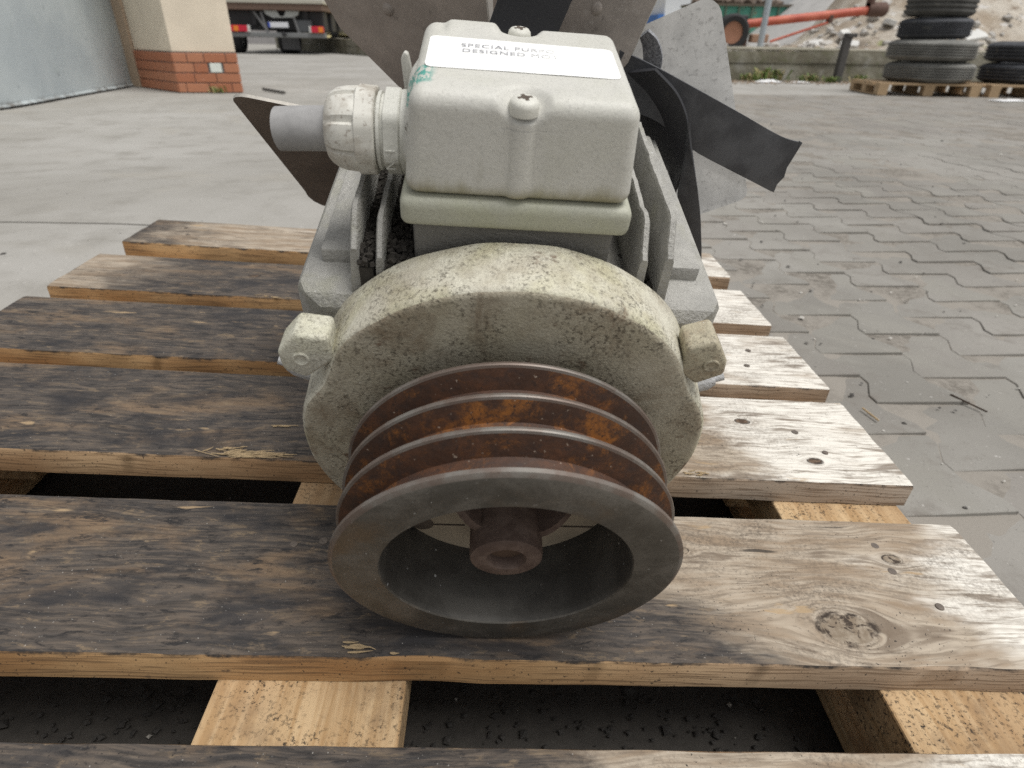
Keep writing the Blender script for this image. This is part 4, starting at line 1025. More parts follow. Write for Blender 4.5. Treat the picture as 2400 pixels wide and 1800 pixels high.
# ------------------------------------------------------------------ flatbed truck seen from behind
BLACKM = plain('black_rubber', (0.022, 0.022, 0.023), 0.75, 0.3, 8); CHAS = plain('dark_chassis', (0.03, 0.03, 0.032), 0.6, 0.3, 6); GREYM = plain('grey_bumper_steel', (0.20, 0.205, 0.205), 0.5, 0.15, 8, 0.2)
WHITEP = plain('white_truck_paint', (0.6, 0.6, 0.57), 0.5, 0.15, 5); BEDW = plain('brown_bed_timber', (0.15, 0.10, 0.075), 0.8, 0.3, 8); LRED = plain('red_lens', (0.55, 0.02, 0.045), 0.3, 0.1, 8); LORA = plain('orange_lens', (0.75, 0.23, 0.03), 0.3, 0.1, 8); YELL = plain('cream_edge_paint', (0.45, 0.43, 0.36), 0.6, 0.15, 5); MUD = plain('mudflap_rubber', (0.07, 0.07, 0.072), 0.7, 0.2, 6)
truck = root('flatbed_truck', Matrix.Translation((-6.6, 26.0, 0)))
OFF[truck.name] = {'off': Vector((6.6, -26.0, 0))}
tag(truck, 'flatbed truck parked beyond the pillar, seen from behind with red tail lights', 'truck')
MB().box((-8.6, 24.3, 1.50), (-4.98, 31.2, 1.62)).build('bed', YELL, truck, bevel=0.01)
MB().box((-8.55, 24.34, 1.30), (-5.02, 31.1, 1.498)).build('bed_beam', BEDW, truck, bevel=0.02)
for x in (-7.5, -5.75): MB().box((x, 24.6, 0.85), (x + 0.16, 32.5, 1.298)).build('chassis_rail', CHAS, truck)
for k in range(3): MB().box((-8.35, 24.7 + k * 1.4, 0.72), (-5.1, 25.4 + k * 1.4, 1.29)).build('under_frame', CHAS, truck, bevel=0.02)
MB().box((-8.25, 24.30, 0.50), (-4.98, 24.42, 0.645)).build('bumper', GREYM, truck, bevel=0.02)
def lamp(xa, xb, flip):
    l = MB().box((xa, 24.22, 0.66), (xb, 24.33, 0.845)).build('tail_lamp', LRED, truck, bevel=0.015)
    o = (xb - 0.17, xb - 0.02) if flip else (xa + 0.12, xa + 0.28)
    MB().box((o[0], 24.212, 0.675), (o[1], 24.219, 0.83)).build('indicator', LORA, l)
    w = (xa - 0.07, xa - 0.002) if flip else (xb + 0.002, xb + 0.08)
    MB().box((w[0], 24.23, 0.65), (w[1], 24.33, 0.85)).build('reverse_lamp', WHITEP, l, bevel=0.01)
lamp(-8.15, -7.58, False); lamp(-5.45, -5.03, True)
pl = MB().box((-6.88, 24.28, 0.795), (-6.21, 24.30, 0.955)).build('number_plate', plain('plate_white', (0.68, 0.69, 0.72), 0.4, 0.05), truck, bevel=0.005)
MB().box((-6.88, 24.272, 0.80), (-6.81, 24.279, 0.95)).build('blue_strip', plain('plate_blue', (0.05, 0.09, 0.4), 0.5), pl)
# pale V notched cross member
MB().prism([(-7.02, 1.29), (-6.58, 1.29), (-6.50, 1.13), (-6.35, 1.13), (-6.27, 1.29), (-5.85, 1.29), (-5.88, 1.18), (-6.05, 1.10), (-6.72, 1.08), (-6.95, 1.18)], 24.45, 24.55).build('cross_member', plain('pale_grey_paint', (0.40, 0.41, 0.39), 0.6, 0.2, 5), truck)
for xa, xb in ((-7.35, -6.95), (-7.12, -6.98), (-6.08, -5.92)):
    MB().tube([(xa, 24.5, 1.25), (xb, 24.45, 0.645)], 0.045, 8).build('stay', plain('grey_stay', (0.16, 0.16, 0.16), 0.6), truck)
MB().box((-6.0, 24.5, 0.66), (-5.48, 24.9, 1.03)).build('side_box', plain('grey_toolbox', (0.10, 0.105, 0.11), 0.6), truck, bevel=0.03)
MB().lathe([(0.0001, 24.05), (0.05, 24.05), (0.07, 24.1), (0.05, 24.3)], 16, 'y', (-6.36, 0, 0.6), cap0=True).build('tow_hitch', CHAS, truck, 40)
def wheel_at(x, y, r, w, parent, axis='x'):
    t_ = MB().lathe([(r * 0.6, -w / 2), (r * 0.92, -w / 2), (r, -w * 0.38), (r, w * 0.38), (r * 0.92, w / 2), (r * 0.6, w / 2)], 32, 'x', (x, y, r)).build('wheel', BLACKM, parent, 40)
    MB().lathe([(0.001, -w * 0.2), (r * 0.62, -w * 0.42), (r * 0.62, w * 0.42), (0.001, w * 0.2)], 24, 'x', (x, y, r)).build('rim', GREYM, t_, 40)
for x, y in ((-6.50, 25.3), (-8.42, 25.3), (-6.1, 31.8), (-8.4, 31.8)): wheel_at(x, y, 0.46, 0.62 if y < 30 else 0.3, truck)
MB().box((-6.62, 24.72, 0.13), (-6.02, 24.75, 0.62)).build('mudflap', MUD, truck, bevel=0.005)
MB().box((-8.5, 31.6, 0.6), (-5.1, 33.5, 2.9)).build('cab', WHITEP, truck, bevel=0.15, bseg=3)

# ------------------------------------------------------------------ low concrete wall across the back of the yard
def wall_mat():
    t = NT('mossy_concrete'); p = t.pos()
    n = t.noise(p, 1.6, 6, 0.65, 0.5); m = t.noise(p, 7, 5, 0.65)
    c = t.mix(t.step(n, 0.35, 0.68), (0.17, 0.155, 0.115), (0.30, 0.285, 0.235))
    c = t.mix(t.math('MULTIPLY', t.step(m, 0.48, 0.7), 0.65), c, (0.13, 0.135, 0.07))
    c = t.mix(t.math('MULTIPLY', t.step(t.noise(p, 3.5, 4), 0.58, 0.72), 0.7), c, (0.36, 0.345, 0.31))
    return t.end(c, 0.92, t.bump(t.math('ADD', n, m), 0.6, 0.03), 0, 0.2)
WALLM = wall_mat(); COPE = plain('weathered_coping', (0.36, 0.335, 0.27), 0.9, 0.3, 4, 0, 0.5)
WL = [Vector((13.5, 12.4, 0)), Vector((4.3, 11.6, 0)), Vector((-3.9, 24.3, 0)), Vector((-10, 36, 0))]
lw = root('low_wall', Matrix.Translation((4.3, 11.8, 0))); OFF[lw.name] = {'off': Vector((-4.3, -11.8, 0))}
tag(lw, 'low mossy cracked concrete wall along the back of the yard', 'wall')
def along(f0, step=0.35):
    out = []
    for a, b in zip(WL[:-1], WL[1:]):
        n = max(2, int((b - a).length / step)); d = (b - a).normalized(); nr = Vector((-d.y, d.x, 0)) * -1
        for i in range(n): out.append((a.lerp(b, i / n), nr))
    out.append((WL[-1], nr)); return out
PTS = along(0)
def course(z0, z1, proud, th, seed, mat, name):
    rs = []
    for q, nr in PTS:
        o = proud + 0.018 * nz(q.x * 1.5, q.y * 1.5, seed); zz = 0.012 * nz(q.x * 0.9, q.y * 0.9, seed + 4)
        rs.append([q - nr * o + Vector((0, 0, z0 + zz * (z0 > 0.05))), q - nr * (o + 0.01) + Vector((0, 0, (z0 + z1) / 2)), q - nr * o + Vector((0, 0, z1 + zz)), q + nr * th + Vector((0, 0, z1 + zz)), q + nr * th + Vector((0, 0, z0))])
    return MB().rings(rs).build(name, mat, lw, 30)
course(-0.05, 0.265, 0.0, 0.25, 1, WALLM, 'wall_course'); course(0.272, 0.455, 0.02, 0.25, 2, WALLM, 'wall_course'); course(0.458, 0.51, -0.03, 0.3, 3, COPE, 'coping')

# ------------------------------------------------------------------ terrain behind the wall
def mound_mat():
    t = NT('sand_and_rubble_soil'); p = t.pos(); x, y, z = t.sep(p)
    n = t.noise(p, 0.9, 6, 0.65, 0.5); m = t.noise(p, 5, 6, 0.7)
    c = t.mix(t.step(n, 0.35, 0.65), (0.30, 0.245, 0.185), (0.46, 0.42, 0.36))
    c = t.mix(t.step(m, 0.5, 0.7), c, (0.21, 0.165, 0.125))
    c = t.mix(t.math('MULTIPLY', t.step(t.noise(p, 2.2, 5), 0.56, 0.66), 0.9), c, (0.54, 0.52, 0.49))
    grass = t.mix(m, (0.40, 0.33, 0.15), (0.55, 0.48, 0.27))
    c = t.mix(t.step(x, 3.0, -2.0), c, grass)
    c = t.mix(t.math('MULTIPLY', t.step(t.noise(p, 1.4, 4), 0.58, 0.68), t.step(z, 0.9, 0.5)), c, (0.20, 0.22, 0.07))
    return t.end(c, 0.95, t.bump(t.math('ADD', n, m), 0.8, 0.06), 0, 0.15)
mb = MB(); V = []; TT = [0.16, 0.5, 0.9, 1.4, 1.9, 2.5, 3.2, 4, 5, 6.2, 7.6, 9.5, 12, 16, 22, 34, 60]
def y_wall(x):
    if x > 4.3: return 11.6 + (x - 4.3) * 0.087
    if x > -3.9: return 11.6 + (4.3 - x) * 12.7 / 8.2
    return 24.3 + (-3.9 - x) * 11.7 / 6.1
def mound_h(p, t_):
    b = 0.40
    b += 3.6 * smoothstep(t_, 0.4, 7.5) * smoothstep(p.x - 0.45 * (p.y - 12), 5.6, 8.6) * (1 - smoothstep(p.y, 19, 25))
    b += (0.28 * nz(p.x * 0.8, p.y * 0.8, 2) + 0.14 * nz(p.x * 2.6, p.y * 2.6, 5)) * smoothstep(t_, 0.2, 2.0) * (1 - smoothstep(t_, 12, 20))
    b += 0.35 * smoothstep(t_, 1, 5) * (1 - smoothstep(p.x, -3, 3))
    return b
XS = [-10 + 0.3 * i for i in range(121)]; nT = len(TT)
for x in XS:
    for t_ in TT:
        p = Vector((x, y_wall(x) + t_ * (1.0 if x > 4.3 else 1.7), 0)); V.append((p.x, p.y, mound_h(p, t_)))
mb.add(V, [(i * nT + j, i * nT + j + 1, (i + 1) * nT + j + 1, (i + 1) * nT + j) for i in range(len(XS) - 1) for j in range(nT - 1)])
terr = mb.build('mound', mound_mat(), None, 60)
if terr.data.polygons[0].normal.z < 0: terr.data.flip_normals()
tag(terr, 'sandy rubble mound and dry grass bank behind the low wall', 'mound', kind='structure')
# rubble lumps on the mound
RUB = plain('broken_concrete', (0.42, 0.40, 0.37), 0.9, 0.4, 3, 0, 0.5); RUBW = plain('pale_concrete_slab', (0.58, 0.575, 0.55), 0.85, 0.2, 3, 0, 0.4)
def lump(mb, c, s, r, flat=1.0):
    bm = bmesh.new(); bmesh.ops.create_icosphere(bm, subdivisions=1, radius=1)
    M = Matrix.Translation(c) @ Matrix.Rotation(r.uniform(0, 6.3), 4, 'Z') @ Matrix.Rotation(r.uniform(-.6, .6), 4, 'X') @ Matrix.Diagonal((s * r.uniform(.7, 1.4), s * r.uniform(.6, 1), s * flat * r.uniform(.4, .8), 1))
    vs_ = [M @ (v.co * r.uniform(.75, 1.2)) for v in bm.verts]; fs = [tuple(v.index for v in f.verts) for f in bm.faces]; bm.free(); mb.add(vs_, fs)
mb = MB(); r = random.Random(11)
for i in range(520):
    f = r.random(); q = Vector((13.4, 12.4, 0)).lerp(Vector((4.6, 11.6, 0)), f); t_ = 0.3 + 6 * r.random() ** 1.6; p = Vector((q.x, q.y + t_, 0))
    lump(mb, (p.x, p.y, mound_h(p, t_) + 0.01), 0.03 + 0.13 * r.random() ** 3, r)
tag(mb.build('rubble', RUB, None, fix=False), 'loose grey rubble scattered over the sandy mound', 'rubble', kind='stuff')
for x, y, L, W, rz, tx in ((9.6, 13.2, 0.7, 0.25, 0.5, 0.35), (9.2, 13.6, 0.5, 0.3, -0.3, 0.5), (8.1, 14.6, 0.8, 0.3, 0.9, 0.5), (7.3, 14.4, 0.5, 0.2, 0.2, 0.6), (10.3, 13.8, 0.6, 0.35, 0.3, 0.4), (8.9, 14.5, 0.45, 0.2, 1.2, 0.3), (7.7, 13.7, 0.35, 0.2, -0.5, 0.5)):
    z = mound_h(Vector((x, y, 0)), y - 11.6 - (x - 4.3) * 0.087)
    mb = MB(); M = Matrix.Translation((x, y, z + 0.06)) @ Matrix.Rotation(rz, 4, 'Z') @ Matrix.Rotation(tx, 4, 'X') @ Matrix.Rotation(0.25 * nz(x * 5), 4, 'Y')
    V = [(-.5, -.5), (.4, -.5), (.5, -.1), (.46, .5), (-.3, .5), (-.5, .2)]
    mb.rings([[M @ Vector((a * L, b * W, z_)) for a, b in V] for z_ in (-0.05, 0.05)])
    tag(mb.build('rubble_slab', RUBW, None, bevel=0.01), 'broken pale concrete slab lying on the rubble mound', 'rubble slab', 'broken slabs on the mound')

# grey gravel heap and far buildings
mb = MB(); V = []; N = 40
for j in range(N + 1):
    for i in range(N + 1):
        x, y = 10 + 18 * i / N, 20 + 16 * j / N; d = math.hypot((x - 19) / 9, (y - 27) / 8)
        V.append((x, y, 6.5 * max(0, 1 - d) - 0.05 + 0.25 * nz(x, y) * (d < 1)))
mb.add(V, [(j * (N + 1) + i, j * (N + 1) + i + 1, (j + 1) * (N + 1) + i + 1, (j + 1) * (N + 1) + i) for j in range(N) for i in range(N)])
tag(mb.build('gravel_heap', plain('grey_gravel', (0.40, 0.39, 0.375), 0.95, 0.25, 3, 0, 0.8), None, 60), 'tall grey gravel heap far behind the auger', 'gravel heap', kind='structure')
far = root('far_building', Matrix.Translation((-6, 52, 0))); OFF[far.name] = {'off': Vector((6, -52, 0))}
tag(far, 'long plain grey building far behind the truck', 'building')
MB().box((-45, 52, -0.1), (16, 60, 6.5)).build('wall', plaster_mat('grey_render', (0.36, 0.345, 0.34)), far)
MB().box((-45.4, 51.6, 6.5), (16.4, 60.4, 6.9)).build('roof', plain('dark_roof', (0.1, 0.095, 0.09), 0.8), far)
for k in range(10):
    w_ = MB().box((-40 + k * 5.4, 51.94, 2.4), (-37.8 + k * 5.4, 51.999, 4.0)).build('window', plain('window_glass_%d' % k, (0.05, 0.055, 0.06), 0.2), far)
    MB().box((-40.1 + k * 5.4, 51.9, 2.3), (-37.7 + k * 5.4, 51.995, 2.395)).build('sill', GREYM, w_)

# green skip container
GRN = NT('green_container_paint'); p = GRN.pos()
gc = GRN.mix(GRN.step(GRN.noise(p, 1.5, 5, 0.65), 0.35, 0.7), (0.05, 0.24, 0.18), (0.10, 0.32, 0.245))
gc = GRN.mix(GRN.step(GRN.noise(p, 4, 5, 0.7), 0.56, 0.66), gc, (0.26, 0.23, 0.14)); GRNM = GRN.end(gc, 0.6)
cont = root('container', Matrix.Translation((10.9, 28.5, 0))); OFF[cont.name] = {'off': Vector((-10.9, -28.5, 0))}
tag(cont, 'faded green rusty steel container behind the auger', 'container')
MB().box((9.02, 28.0, 0.1), (12.9, 30.2, 1.90)).build('body', GRNM, cont, bevel=0.02)
for k in range(8): MB().box((9.05 + k * 0.54, 27.93, 0.12), (9.12 + k * 0.54, 27.999, 1.86)).build('rib', plain('rusty_rib_%d' % k, (0.10, 0.15, 0.11), 0.7), cont)
MB().box((8.98, 27.9, 1.862), (12.94, 30.25, 1.95)).build('top_rail', plain('rusty_rail', (0.12, 0.10, 0.075), 0.8, 0.4, 4), cont)
r = random.Random(5); mb = MB()
for i in range(60): lump(mb, (9.3 + 3.3 * r.random(), 28.3 + 1.5 * r.random(), 1.98 + 0.15 * r.random()), 0.12 + 0.14 * r.random(), r)
tag(mb.build('scrap', plain('brown_scrap', (0.16, 0.125, 0.10), 0.9, 0.4, 4), None, fix=False), 'brown scrap heaped in the green container', 'scrap', kind='stuff')
shed = root('shed', Matrix.Translation((12, 41, 0))); OFF[shed.name] = {'off': Vector((-12, -41, 0))}
tag(shed, 'white shed with a blue corner far behind the fan blade', 'shed')
MB().box((10.95, 40, 0), (14.5, 44, 3.4)).build('wall', plain('white_cladding', (0.72, 0.76, 0.80), 0.6, 0.05), shed)
MB().box((10.6, 39.95, 0), (10.948, 44, 1.95)).build('corner_strip', plain('blue_cladding', (0.06, 0.18, 0.5), 0.6), shed)
MB().box((10.8, 39.8, 3.4), (14.7, 44.2, 3.55)).build('roof', GREYM, shed)

# red auger conveyor on a wheel
RED = NT('faded_red_paint'); p = RED.pos()
rc = RED.mix(RED.step(RED.noise(p, 4, 5, 0.6), 0.35, 0.7), (0.42, 0.085, 0.05), (0.55, 0.15, 0.09))
rc = RED.mix(RED.step(RED.noise(p, 16, 5, 0.7), 0.6, 0.7), rc, (0.2, 0.09, 0.06)); REDM = RED.end(rc, 0.6)
RUSTY = plain('rusty_iron', (0.11, 0.065, 0.05), 0.8, 0.4, 8)
aug = root('auger_conveyor', Matrix.Translation((5.6, 14.0, 0.4))); OFF[aug.name] = {'off': Vector((-5.6, -14, -0.4))}
tag(aug, 'long faded red auger conveyor tube on a wheel behind the wall', 'conveyor')
MB().tube([(5.42, 14, 0.885), (8.12, 14, 1.185)], 0.078, 20).build('tube', REDM, aug, 40)
MB().lathe([(0.001, 8.05), (0.12, 8.05), (0.13, 8.12), (0.13, 8.40), (0.10, 8.45), (0.001, 8.46)], 20, 'x', (0, 14, 1.2)).build('drive_head', RUSTY, aug, 40)
MB().box((8.05, 13.9, 1.1), (8.13, 14.1, 1.5)).build('bracket', RUSTY, aug, bevel=0.01)
MB().tube([(6.15, 13.95, 0.60), (7.32, 13.97, 0.97)], 0.025, 10).build('strut', REDM, aug, 40)
MB().box((7.28, 13.92, 0.95), (7.36, 14.08, 1.09)).build('clamp', RUSTY, aug, bevel=0.01)
MB().box((5.56, 13.92, 0.45), (5.66, 14.08, 0.90)).build('leg', RUSTY, aug, bevel=0.01)
MB().box((5.70, 13.8, 0.58), (6.05, 14.0, 0.73)).build('weight_box', plain('tan_box', (0.35, 0.22, 0.15), 0.8), aug, bevel=0.02)
MB().box((5.35, 13.9, 0.95), (5.6, 14.1, 1.06)).build('cap', CHAS, aug, bevel=0.03)
w_ = MB().lathe([(0.20, -0.09), (0.29, -0.10), (0.335, -0.06), (0.335, 0.06), (0.29, 0.10), (0.20, 0.09)], 36, 'y', (5.24, 13.75, 0.745)).build('wheel', BLACKM, aug, 40)
MB().lathe([(0.02, -0.05), (0.20, -0.07), (0.20, 0.07), (0.02, 0.05)], 30, 'y', (5.24, 13.75, 0.745), cap0=True, cap1=True).build('rim', plain('tan_rim', (0.32, 0.16, 0.10), 0.7), w_, 40)
# poles and short post
POLEM = plain('galvanised_pole', (0.42, 0.46, 0.49), 0.45, 0.1, 6, 0.4)
for x, y, rr, lab in ((5.12, 11.95, 0.052, 'galvanised pole standing in the wall in front of the red auger'), (8.72, 12.15, 0.065, 'galvanised pole rising behind the taller tyre stack')):
    tag(MB().tube([(x, y, 0.3), (x + 0.01, y, 2.0), (x + 0.02, y, 4.5)], rr, 16).build('pole', POLEM, None, 40), lab, 'pole', 'poles at the wall')
post = root('short_post', Matrix.Translation((6.33, 11.35, 0))); OFF[post.name] = {'off': Vector((-6.33, -11.35, 0))}
tag(post, 'short dark square steel post leaning in front of the low wall', 'post')
PM = plain('dark_post_steel', (0.075, 0.07, 0.065), 0.7, 0.3, 10)
MB().rings([[(x + dx, y, z) for x, y in ((6.27, 11.29), (6.39, 11.29), (6.39, 11.41), (6.27, 11.41))] for z, dx in ((-0.05, 0), (0.68, 0.01))]).build('upright', PM, post, bevel=0.012)
MB().box((6.30, 11.27, 0.675), (6.47, 11.43, 0.74)).build('cap', PM, post, bevel=0.015)

# ------------------------------------------------------------------ tyre stacks on pallets
def tyre_mat(name, col):
    t = NT(name); co = t.co(); n = t.noise(co, 3.5, 5, 0.65)
    c = t.mix(t.step(n, 0.35, 0.7), tuple(v * 0.7 for v in col), tuple(v * 1.15 for v in col))
    c = t.mix(t.math('MULTIPLY', t.step(t.noise(co, 11, 4), 0.6, 0.72), 0.5), c, (0.2, 0.19, 0.165))
    return t.end(c, 0.8, t.bump(t.noise(co, 60, 3), 0.3, 0.003), 0, 0.3)
TG, TB, TD = tyre_mat('grey_worn_rubber', (0.20, 0.197, 0.182)), tyre_mat('blue_black_rubber', (0.075, 0.078, 0.086)), tyre_mat('dark_dusty_rubber', (0.105, 0.103, 0.096))
def tyre(x, y, z, r, h, mat, label, grooves, tilt=0.0):
    hh = h / 2; e = root('tyre', Matrix.Translation((x, y, z)) @ Matrix.Rotation(tilt, 4, 'Y')); tag(e, label, 'tyre', 'tyres stacked on pallets')
    prof = [(r * 0.58, 0.04 * h), (r * 0.62, 0.0), (r * 0.80, 0.015 * h), (r * 0.92, 0.10 * h), (r * 0.975, 0.20 * h)]
    m = grooves * 2 + 1
    for k in range(m + 1):
        f = 0.22 + 0.56 * k / m; bul = 1 - 0.012 * ((f - 0.5) * 3) ** 2
        d = 0.022 if k % 2 else 0.0
        f2 = 0.22 + 0.56 * (k + 0.75) / m
        prof += [((r - d) * bul, f * h), ((r - d) * bul, min(f2, 0.785) * h)]
    prof += [(r * 0.975, 0.80 * h), (r * 0.92, 0.90 * h), (r * 0.80, 0.985 * h), (r * 0.62, h), (r * 0.58, 0.96 * h), (r * 0.585, 0.5 * h), (r * 0.58, 0.04 * h)]
    MB().lathe(prof, 64, 'z').build('casing', mat, e, 30)
    b1 = MB().lathe([(r * 0.70, 0.992 * h), (r * 0.71, 1.006 * h), (r * 0.74, 1.006 * h), (r * 0.75, 0.99 * h)], 48, 'z').build('bead_ring', mat, e, 40)
PZ = 0.15
tyre(6.15, 8.78, PZ, 0.540, 0.238, TG, 'grey worn tyre, lowest of the taller stack on the back pallet', 4)
tyre(6.10, 8.78, PZ + 0.243, 0.530, 0.245, TG, 'grey worn tyre, second from below in the taller stack', 4, 0.01)
tyre(6.07, 8.80, PZ + 0.493, 0.430, 0.243, TB, 'blue black tyre, third from below in the taller stack', 5, -0.02)
tyre(6.06, 8.80, PZ + 0.741, 0.405, 0.24, TD, 'dark dusty tyre, topmost one of the taller stack', 2, 0.02)
tyre(7.44, 8.72, PZ, 0.52, 0.238, TB, 'black tyre lying lowest in the short stack at the right edge', 3)
tyre(7.48, 8.75, PZ + 0.243, 0.53, 0.245, TB, 'black tyre lying on top of the short stack at the right edge', 3)
OLDW = plain('old_pallet_wood', (0.42, 0.30, 0.18), 0.85, 0.35, 6, 0, 0.3)
def small_pallet(cx, cy, rz, label):
    e = root('pallet', Matrix.Translation((cx, cy, 0.0)) @ Matrix.Rotation(rz, 4, 'Z')); tag(e, label, 'pallet', 'pallets under the tyres')
    for k in range(5):
        y = -0.45 + k * 0.2; MB().box((-0.64, y, 0.125), (0.64, y + 0.13, 0.147)).build('deck_board', OLDW, e)
    for k in range(3):
        x = -0.64 + k * 0.57; MB().box((x, -0.45, 0.104), (x + 0.13, 0.48, 0.1245)).build('cross_board', OLDW, e)
        for y in (-0.45, -0.05, 0.35): MB().box((x + 0.005, y, 0.018), (x + 0.125, y + 0.12, 0.1035)).build('block', OLDW, e)
        MB().box((x + 0.01, -0.45, 0.001), (x + 0.12, 0.48, 0.0175)).build('bottom_board', OLDW, e)
small_pallet(6.02, 8.80, R_(-8), 'small tan pallet under the taller tyre stack')
small_pallet(7.40, 8.62, R_(-8), 'small tan pallet under the short tyre stack at the right edge')

# ------------------------------------------------------------------ weeds, litter, grit
LEAF = plain('weed_leaf', (0.13, 0.19, 0.045), 0.7, 0.4, 6); DRY = plain('dry_weed', (0.30, 0.25, 0.12), 0.85, 0.4, 6)
def weed(x, y, n, h, seed, label, dry=0.35):
    r = random.Random(seed); e = root('weed', Matrix.Translation((x, y, ground_z(x, y)))); tag(e, label, 'weed', 'weeds at the foot of the wall')
    for nm, mt, cnt in (('leaves', LEAF, int(n * (1 - dry))), ('dry_leaves', DRY, int(n * dry))):
        mb = MB()
        for i in range(cnt):
            a = r.uniform(0, 6.28); l = h * r.uniform(.4, 1.1); sp = r.uniform(.2, 1.0); w = h * r.uniform(.05, .14); ox, oy = r.gauss(0, h * .5), r.gauss(0, h * .25)
            d = Vector((math.cos(a), math.sin(a), 0)); s = Vector((-d.y, d.x, 0)) * w; b0 = Vector((ox, oy, 0)); m = b0 + d * l * sp * .5 + Vector((0, 0, l * .7)); t_ = b0 + d * l * sp + Vector((0, 0, l * r.uniform(.4, 1)))
            mb.add([b0 - s * .3, b0 + s * .3, m + s, m - s, t_], [(0, 1, 2, 3), (3, 2, 4)])
        mb.build(nm, mt, e, fix=False)
for k, (x, y, n, h, lab) in enumerate(((4.75, 11.35, 60, 0.16, 'small green weed beside the fan blade at the wall foot'), (5.15, 11.4, 90, 0.24, 'mossy green weed clump under the near pole'), (5.85, 11.35, 70, 0.15, 'low leafy weed left of the short post'), (6.15, 11.2, 60, 0.13, 'yellowish weed right in front of the short post'), (6.75, 11.4, 60, 0.16, 'green weed between the short post and the tyres'), (-2.72, 7.52, 24, 0.09, 'tiny weed growing at the brick plinth'))):
    weed(x, y, n, h, 40 + k, lab)
RAG = plain('white_rag', (0.7, 0.7, 0.7), 0.8, 0.1, 8)
def rag(x, y, sx, sy, h, rz, label):
    mb = MB(); n = 9; V = []
    for j in range(n):
        for i in range(n):
            u, v = i / (n - 1) - .5, j / (n - 1) - .5; e = max(abs(u), abs(v)) * 2
            q = Matrix.Rotation(rz, 2) @ Vector((u * sx * (1 + .2 * nz(u * 5, v * 5, x)), v * sy * (1 + .3 * nz(v * 4, u * 4, y))))
            V.append((x + q.x, y + q.y, ground_z(x, y) + 0.004 + h * max(0, 1 - e ** 2) * (0.6 + .6 * nz(u * 6, v * 6, 3)) + 0.004 * (e > .9)))
    mb.add(V, [(j * n + i, j * n + i + 1, (j + 1) * n + i + 1, (j + 1) * n + i) for j in range(n - 1) for i in range(n - 1)])
    tag(mb.build('rag', RAG, None, 60), label, 'rag')
rag(5.0, 11.05, 0.42, 0.18, 0.06, 0.1, 'crumpled white rag at the foot of the low wall'); rag(5.55, 11.05, 0.3, 0.14, 0.03, -0.1, 'flat white scrap right of the crumpled rag'); rag(6.55, 7.7, 0.45, 0.2, 0.03, 0.2, 'pale flattened scrap in front of the tyre pallets')
# earth strip of leaves along the wall foot
mb = MB(); r = random.Random(21)
for i in range(900):
    x = r.uniform(4.0, 9.5); y = 11.35 + (x - 4.3) * 0.087 - abs(r.gauss(0, 0.35)) ; s = r.uniform(.015, .05); a = r.uniform(0, 3.1)
    d = Vector((math.cos(a) * s, math.sin(a) * s, r.uniform(0, .02))); e = Vector((-d.y, d.x, r.uniform(0, .01))) * 0.6; c = Vector((x, y, ground_z(x, y) + 0.006))
    mb.add([c - d, c + e, c + d, c - e + Vector((0, 0, .004))], [(0, 1, 2), (0, 2, 3)])
tag(mb.build('leaf_litter', plain('brown_leaf_litter', (0.20, 0.15, 0.105), 0.9, 0.4, 9), None, fix=False), 'brown leaf litter along the foot of the low wall', 'leaf litter', kind='stuff')
tag(MB().tube([(-2.36, 7.95, 0.016), (-1.98, 7.45, 0.016)], 0.014, 8).build('rod', PM, None, 40), 'thin dark rod lying on the ground beside the brick plinth', 'rod')
# grit and crumbs: on the ground and in the gaps
def grit(name, mat, n, area, size, seed, label, zfun, flat=0.5):
    mb = MB(); r = random.Random(seed)
    for i in range(n):
        x, y = area(r); s = size * r.uniform(0.4, 1.6) * (1 if r.random() < .93 else 2.0); z = zfun(x, y)
        M = Matrix.Translation((x, y, z + s * flat * .3)) @ Matrix.Rotation(r.uniform(0, 6), 4, 'Z') @ Matrix.Rotation(r.uniform(-.5, .5), 4, 'X')
        q = [(-1, -.6, 0), (.7, -.9, 0), (1, .5, 0), (-.4, .9, 0), (-.2, -.3, flat), (.4, .2, flat * .9)]
        mb.add([M @ (Vector(v) * s * r.uniform(.8, 1.2)) for v in q], [(0, 1, 4), (1, 5, 4), (1, 2, 5), (2, 3, 5), (3, 4, 5), (3, 0, 4), (0, 3, 2, 1)])
    tag(mb.build(name, mat, None, fix=False), label, 'grit', kind='stuff')
gzf = lambda x, y: ground_z(x, y) - 0.002
grit('soil_grit', plain('dark_grit', (0.036, 0.033, 0.03), 0.9, 0.6, 40), 5200, lambda r: (r.uniform(-.62, .62), r.uniform(0.0, 0.62)), 0.0023, 3, 'dark soil crumbs in the gaps of the pallet', gzf)
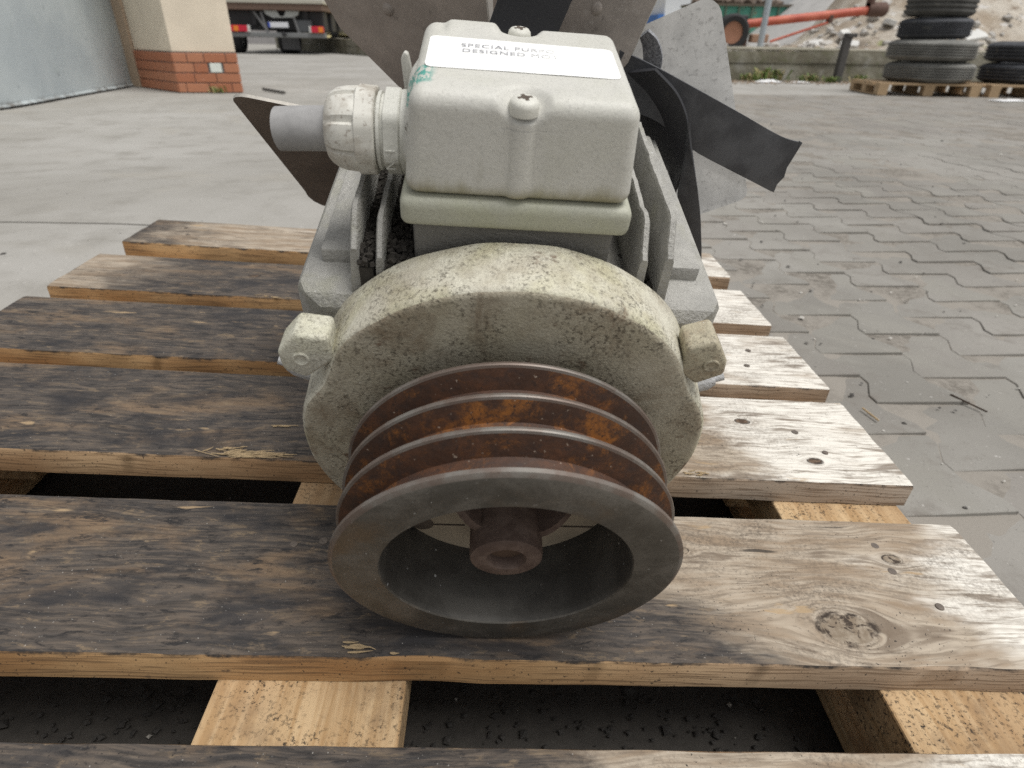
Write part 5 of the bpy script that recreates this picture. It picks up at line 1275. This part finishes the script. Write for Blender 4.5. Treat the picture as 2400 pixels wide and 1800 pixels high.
grit('pale_grit', plain('pale_grit', (0.24, 0.225, 0.2), 0.9, 0.5, 40), 200, lambda r: (r.uniform(-.62, .62), r.uniform(0.0, 0.7)), 0.0014, 4, 'pale stone crumbs on the soil under the pallet', gzf)
def spread(r):
    d = 0.8 + 5.5 * r.random() ** 1.5; a = R_(r.uniform(-48, 50)); return (0.1 + d * math.sin(a), d * math.cos(a))
def outside(r):
    while True:
        x, y = spread(r)
        if not (abs(x) < 0.64 and y < 1.36): return x, y
grit('dark_pebbles', plain('dark_pebble', (0.07, 0.065, 0.06), 0.9, 0.4, 30), 420, outside, 0.0034, 8, 'small dark pebbles and chips scattered over the yard', lambda x, y: ground_z(x, y) + 0.003)
grit('pale_pebbles', plain('pale_pebble', (0.50, 0.48, 0.44), 0.9, 0.3, 30), 380, outside, 0.0026, 9, 'small pale pebbles scattered over the yard', lambda x, y: ground_z(x, y) + 0.003)
# loose sticks on the pavers
STK = plain('dark_stick', (0.05, 0.034, 0.024), 0.9, 0.3, 50)
for a, b, m, lab in (((1.02, 0.955), (1.05, 0.895), STK, 'short black splinter lying on the pavers right of the pallet'), ((0.805, 0.895), (0.812, 0.855), SPL, 'pale wood sliver lying on the pavers right of the pallet')):
    tag(MB().tube([(*a, ground_z(*a) + 0.007), (*b, ground_z(*b) + 0.007)], 0.0017, 6).build('stick', m, None), lab, 'stick')
# pale paint flakes lying on the second deck board
FLK = plain('paint_flake', (0.68, 0.70, 0.72), 0.6, 0.1, 60)
for (x, y, s, lab) in ((0.352, 0.622, 0.010, 'white paint flake on the deck board right of the pulley'), (0.333, 0.545, 0.008, 'pale paint flake near the edge of the deck board right of the pulley')):
    mb = MB(); r = random.Random(int(x * 1e4)); V = [PALLET @ Vector((x + math.cos(a) * s * r.uniform(.5, 1.2), y + math.sin(a) * s * .8 * r.uniform(.5, 1.2), 0.0025 + 0.002 * r.random())) for a in [k * 0.698 for k in range(9)]]
    V2 = [v - Vector((0, 0, .0006)) for v in V]
    mb.rings([V2, V]); tag(mb.build('paint_flake', FLK, None), lab, 'paint flake')
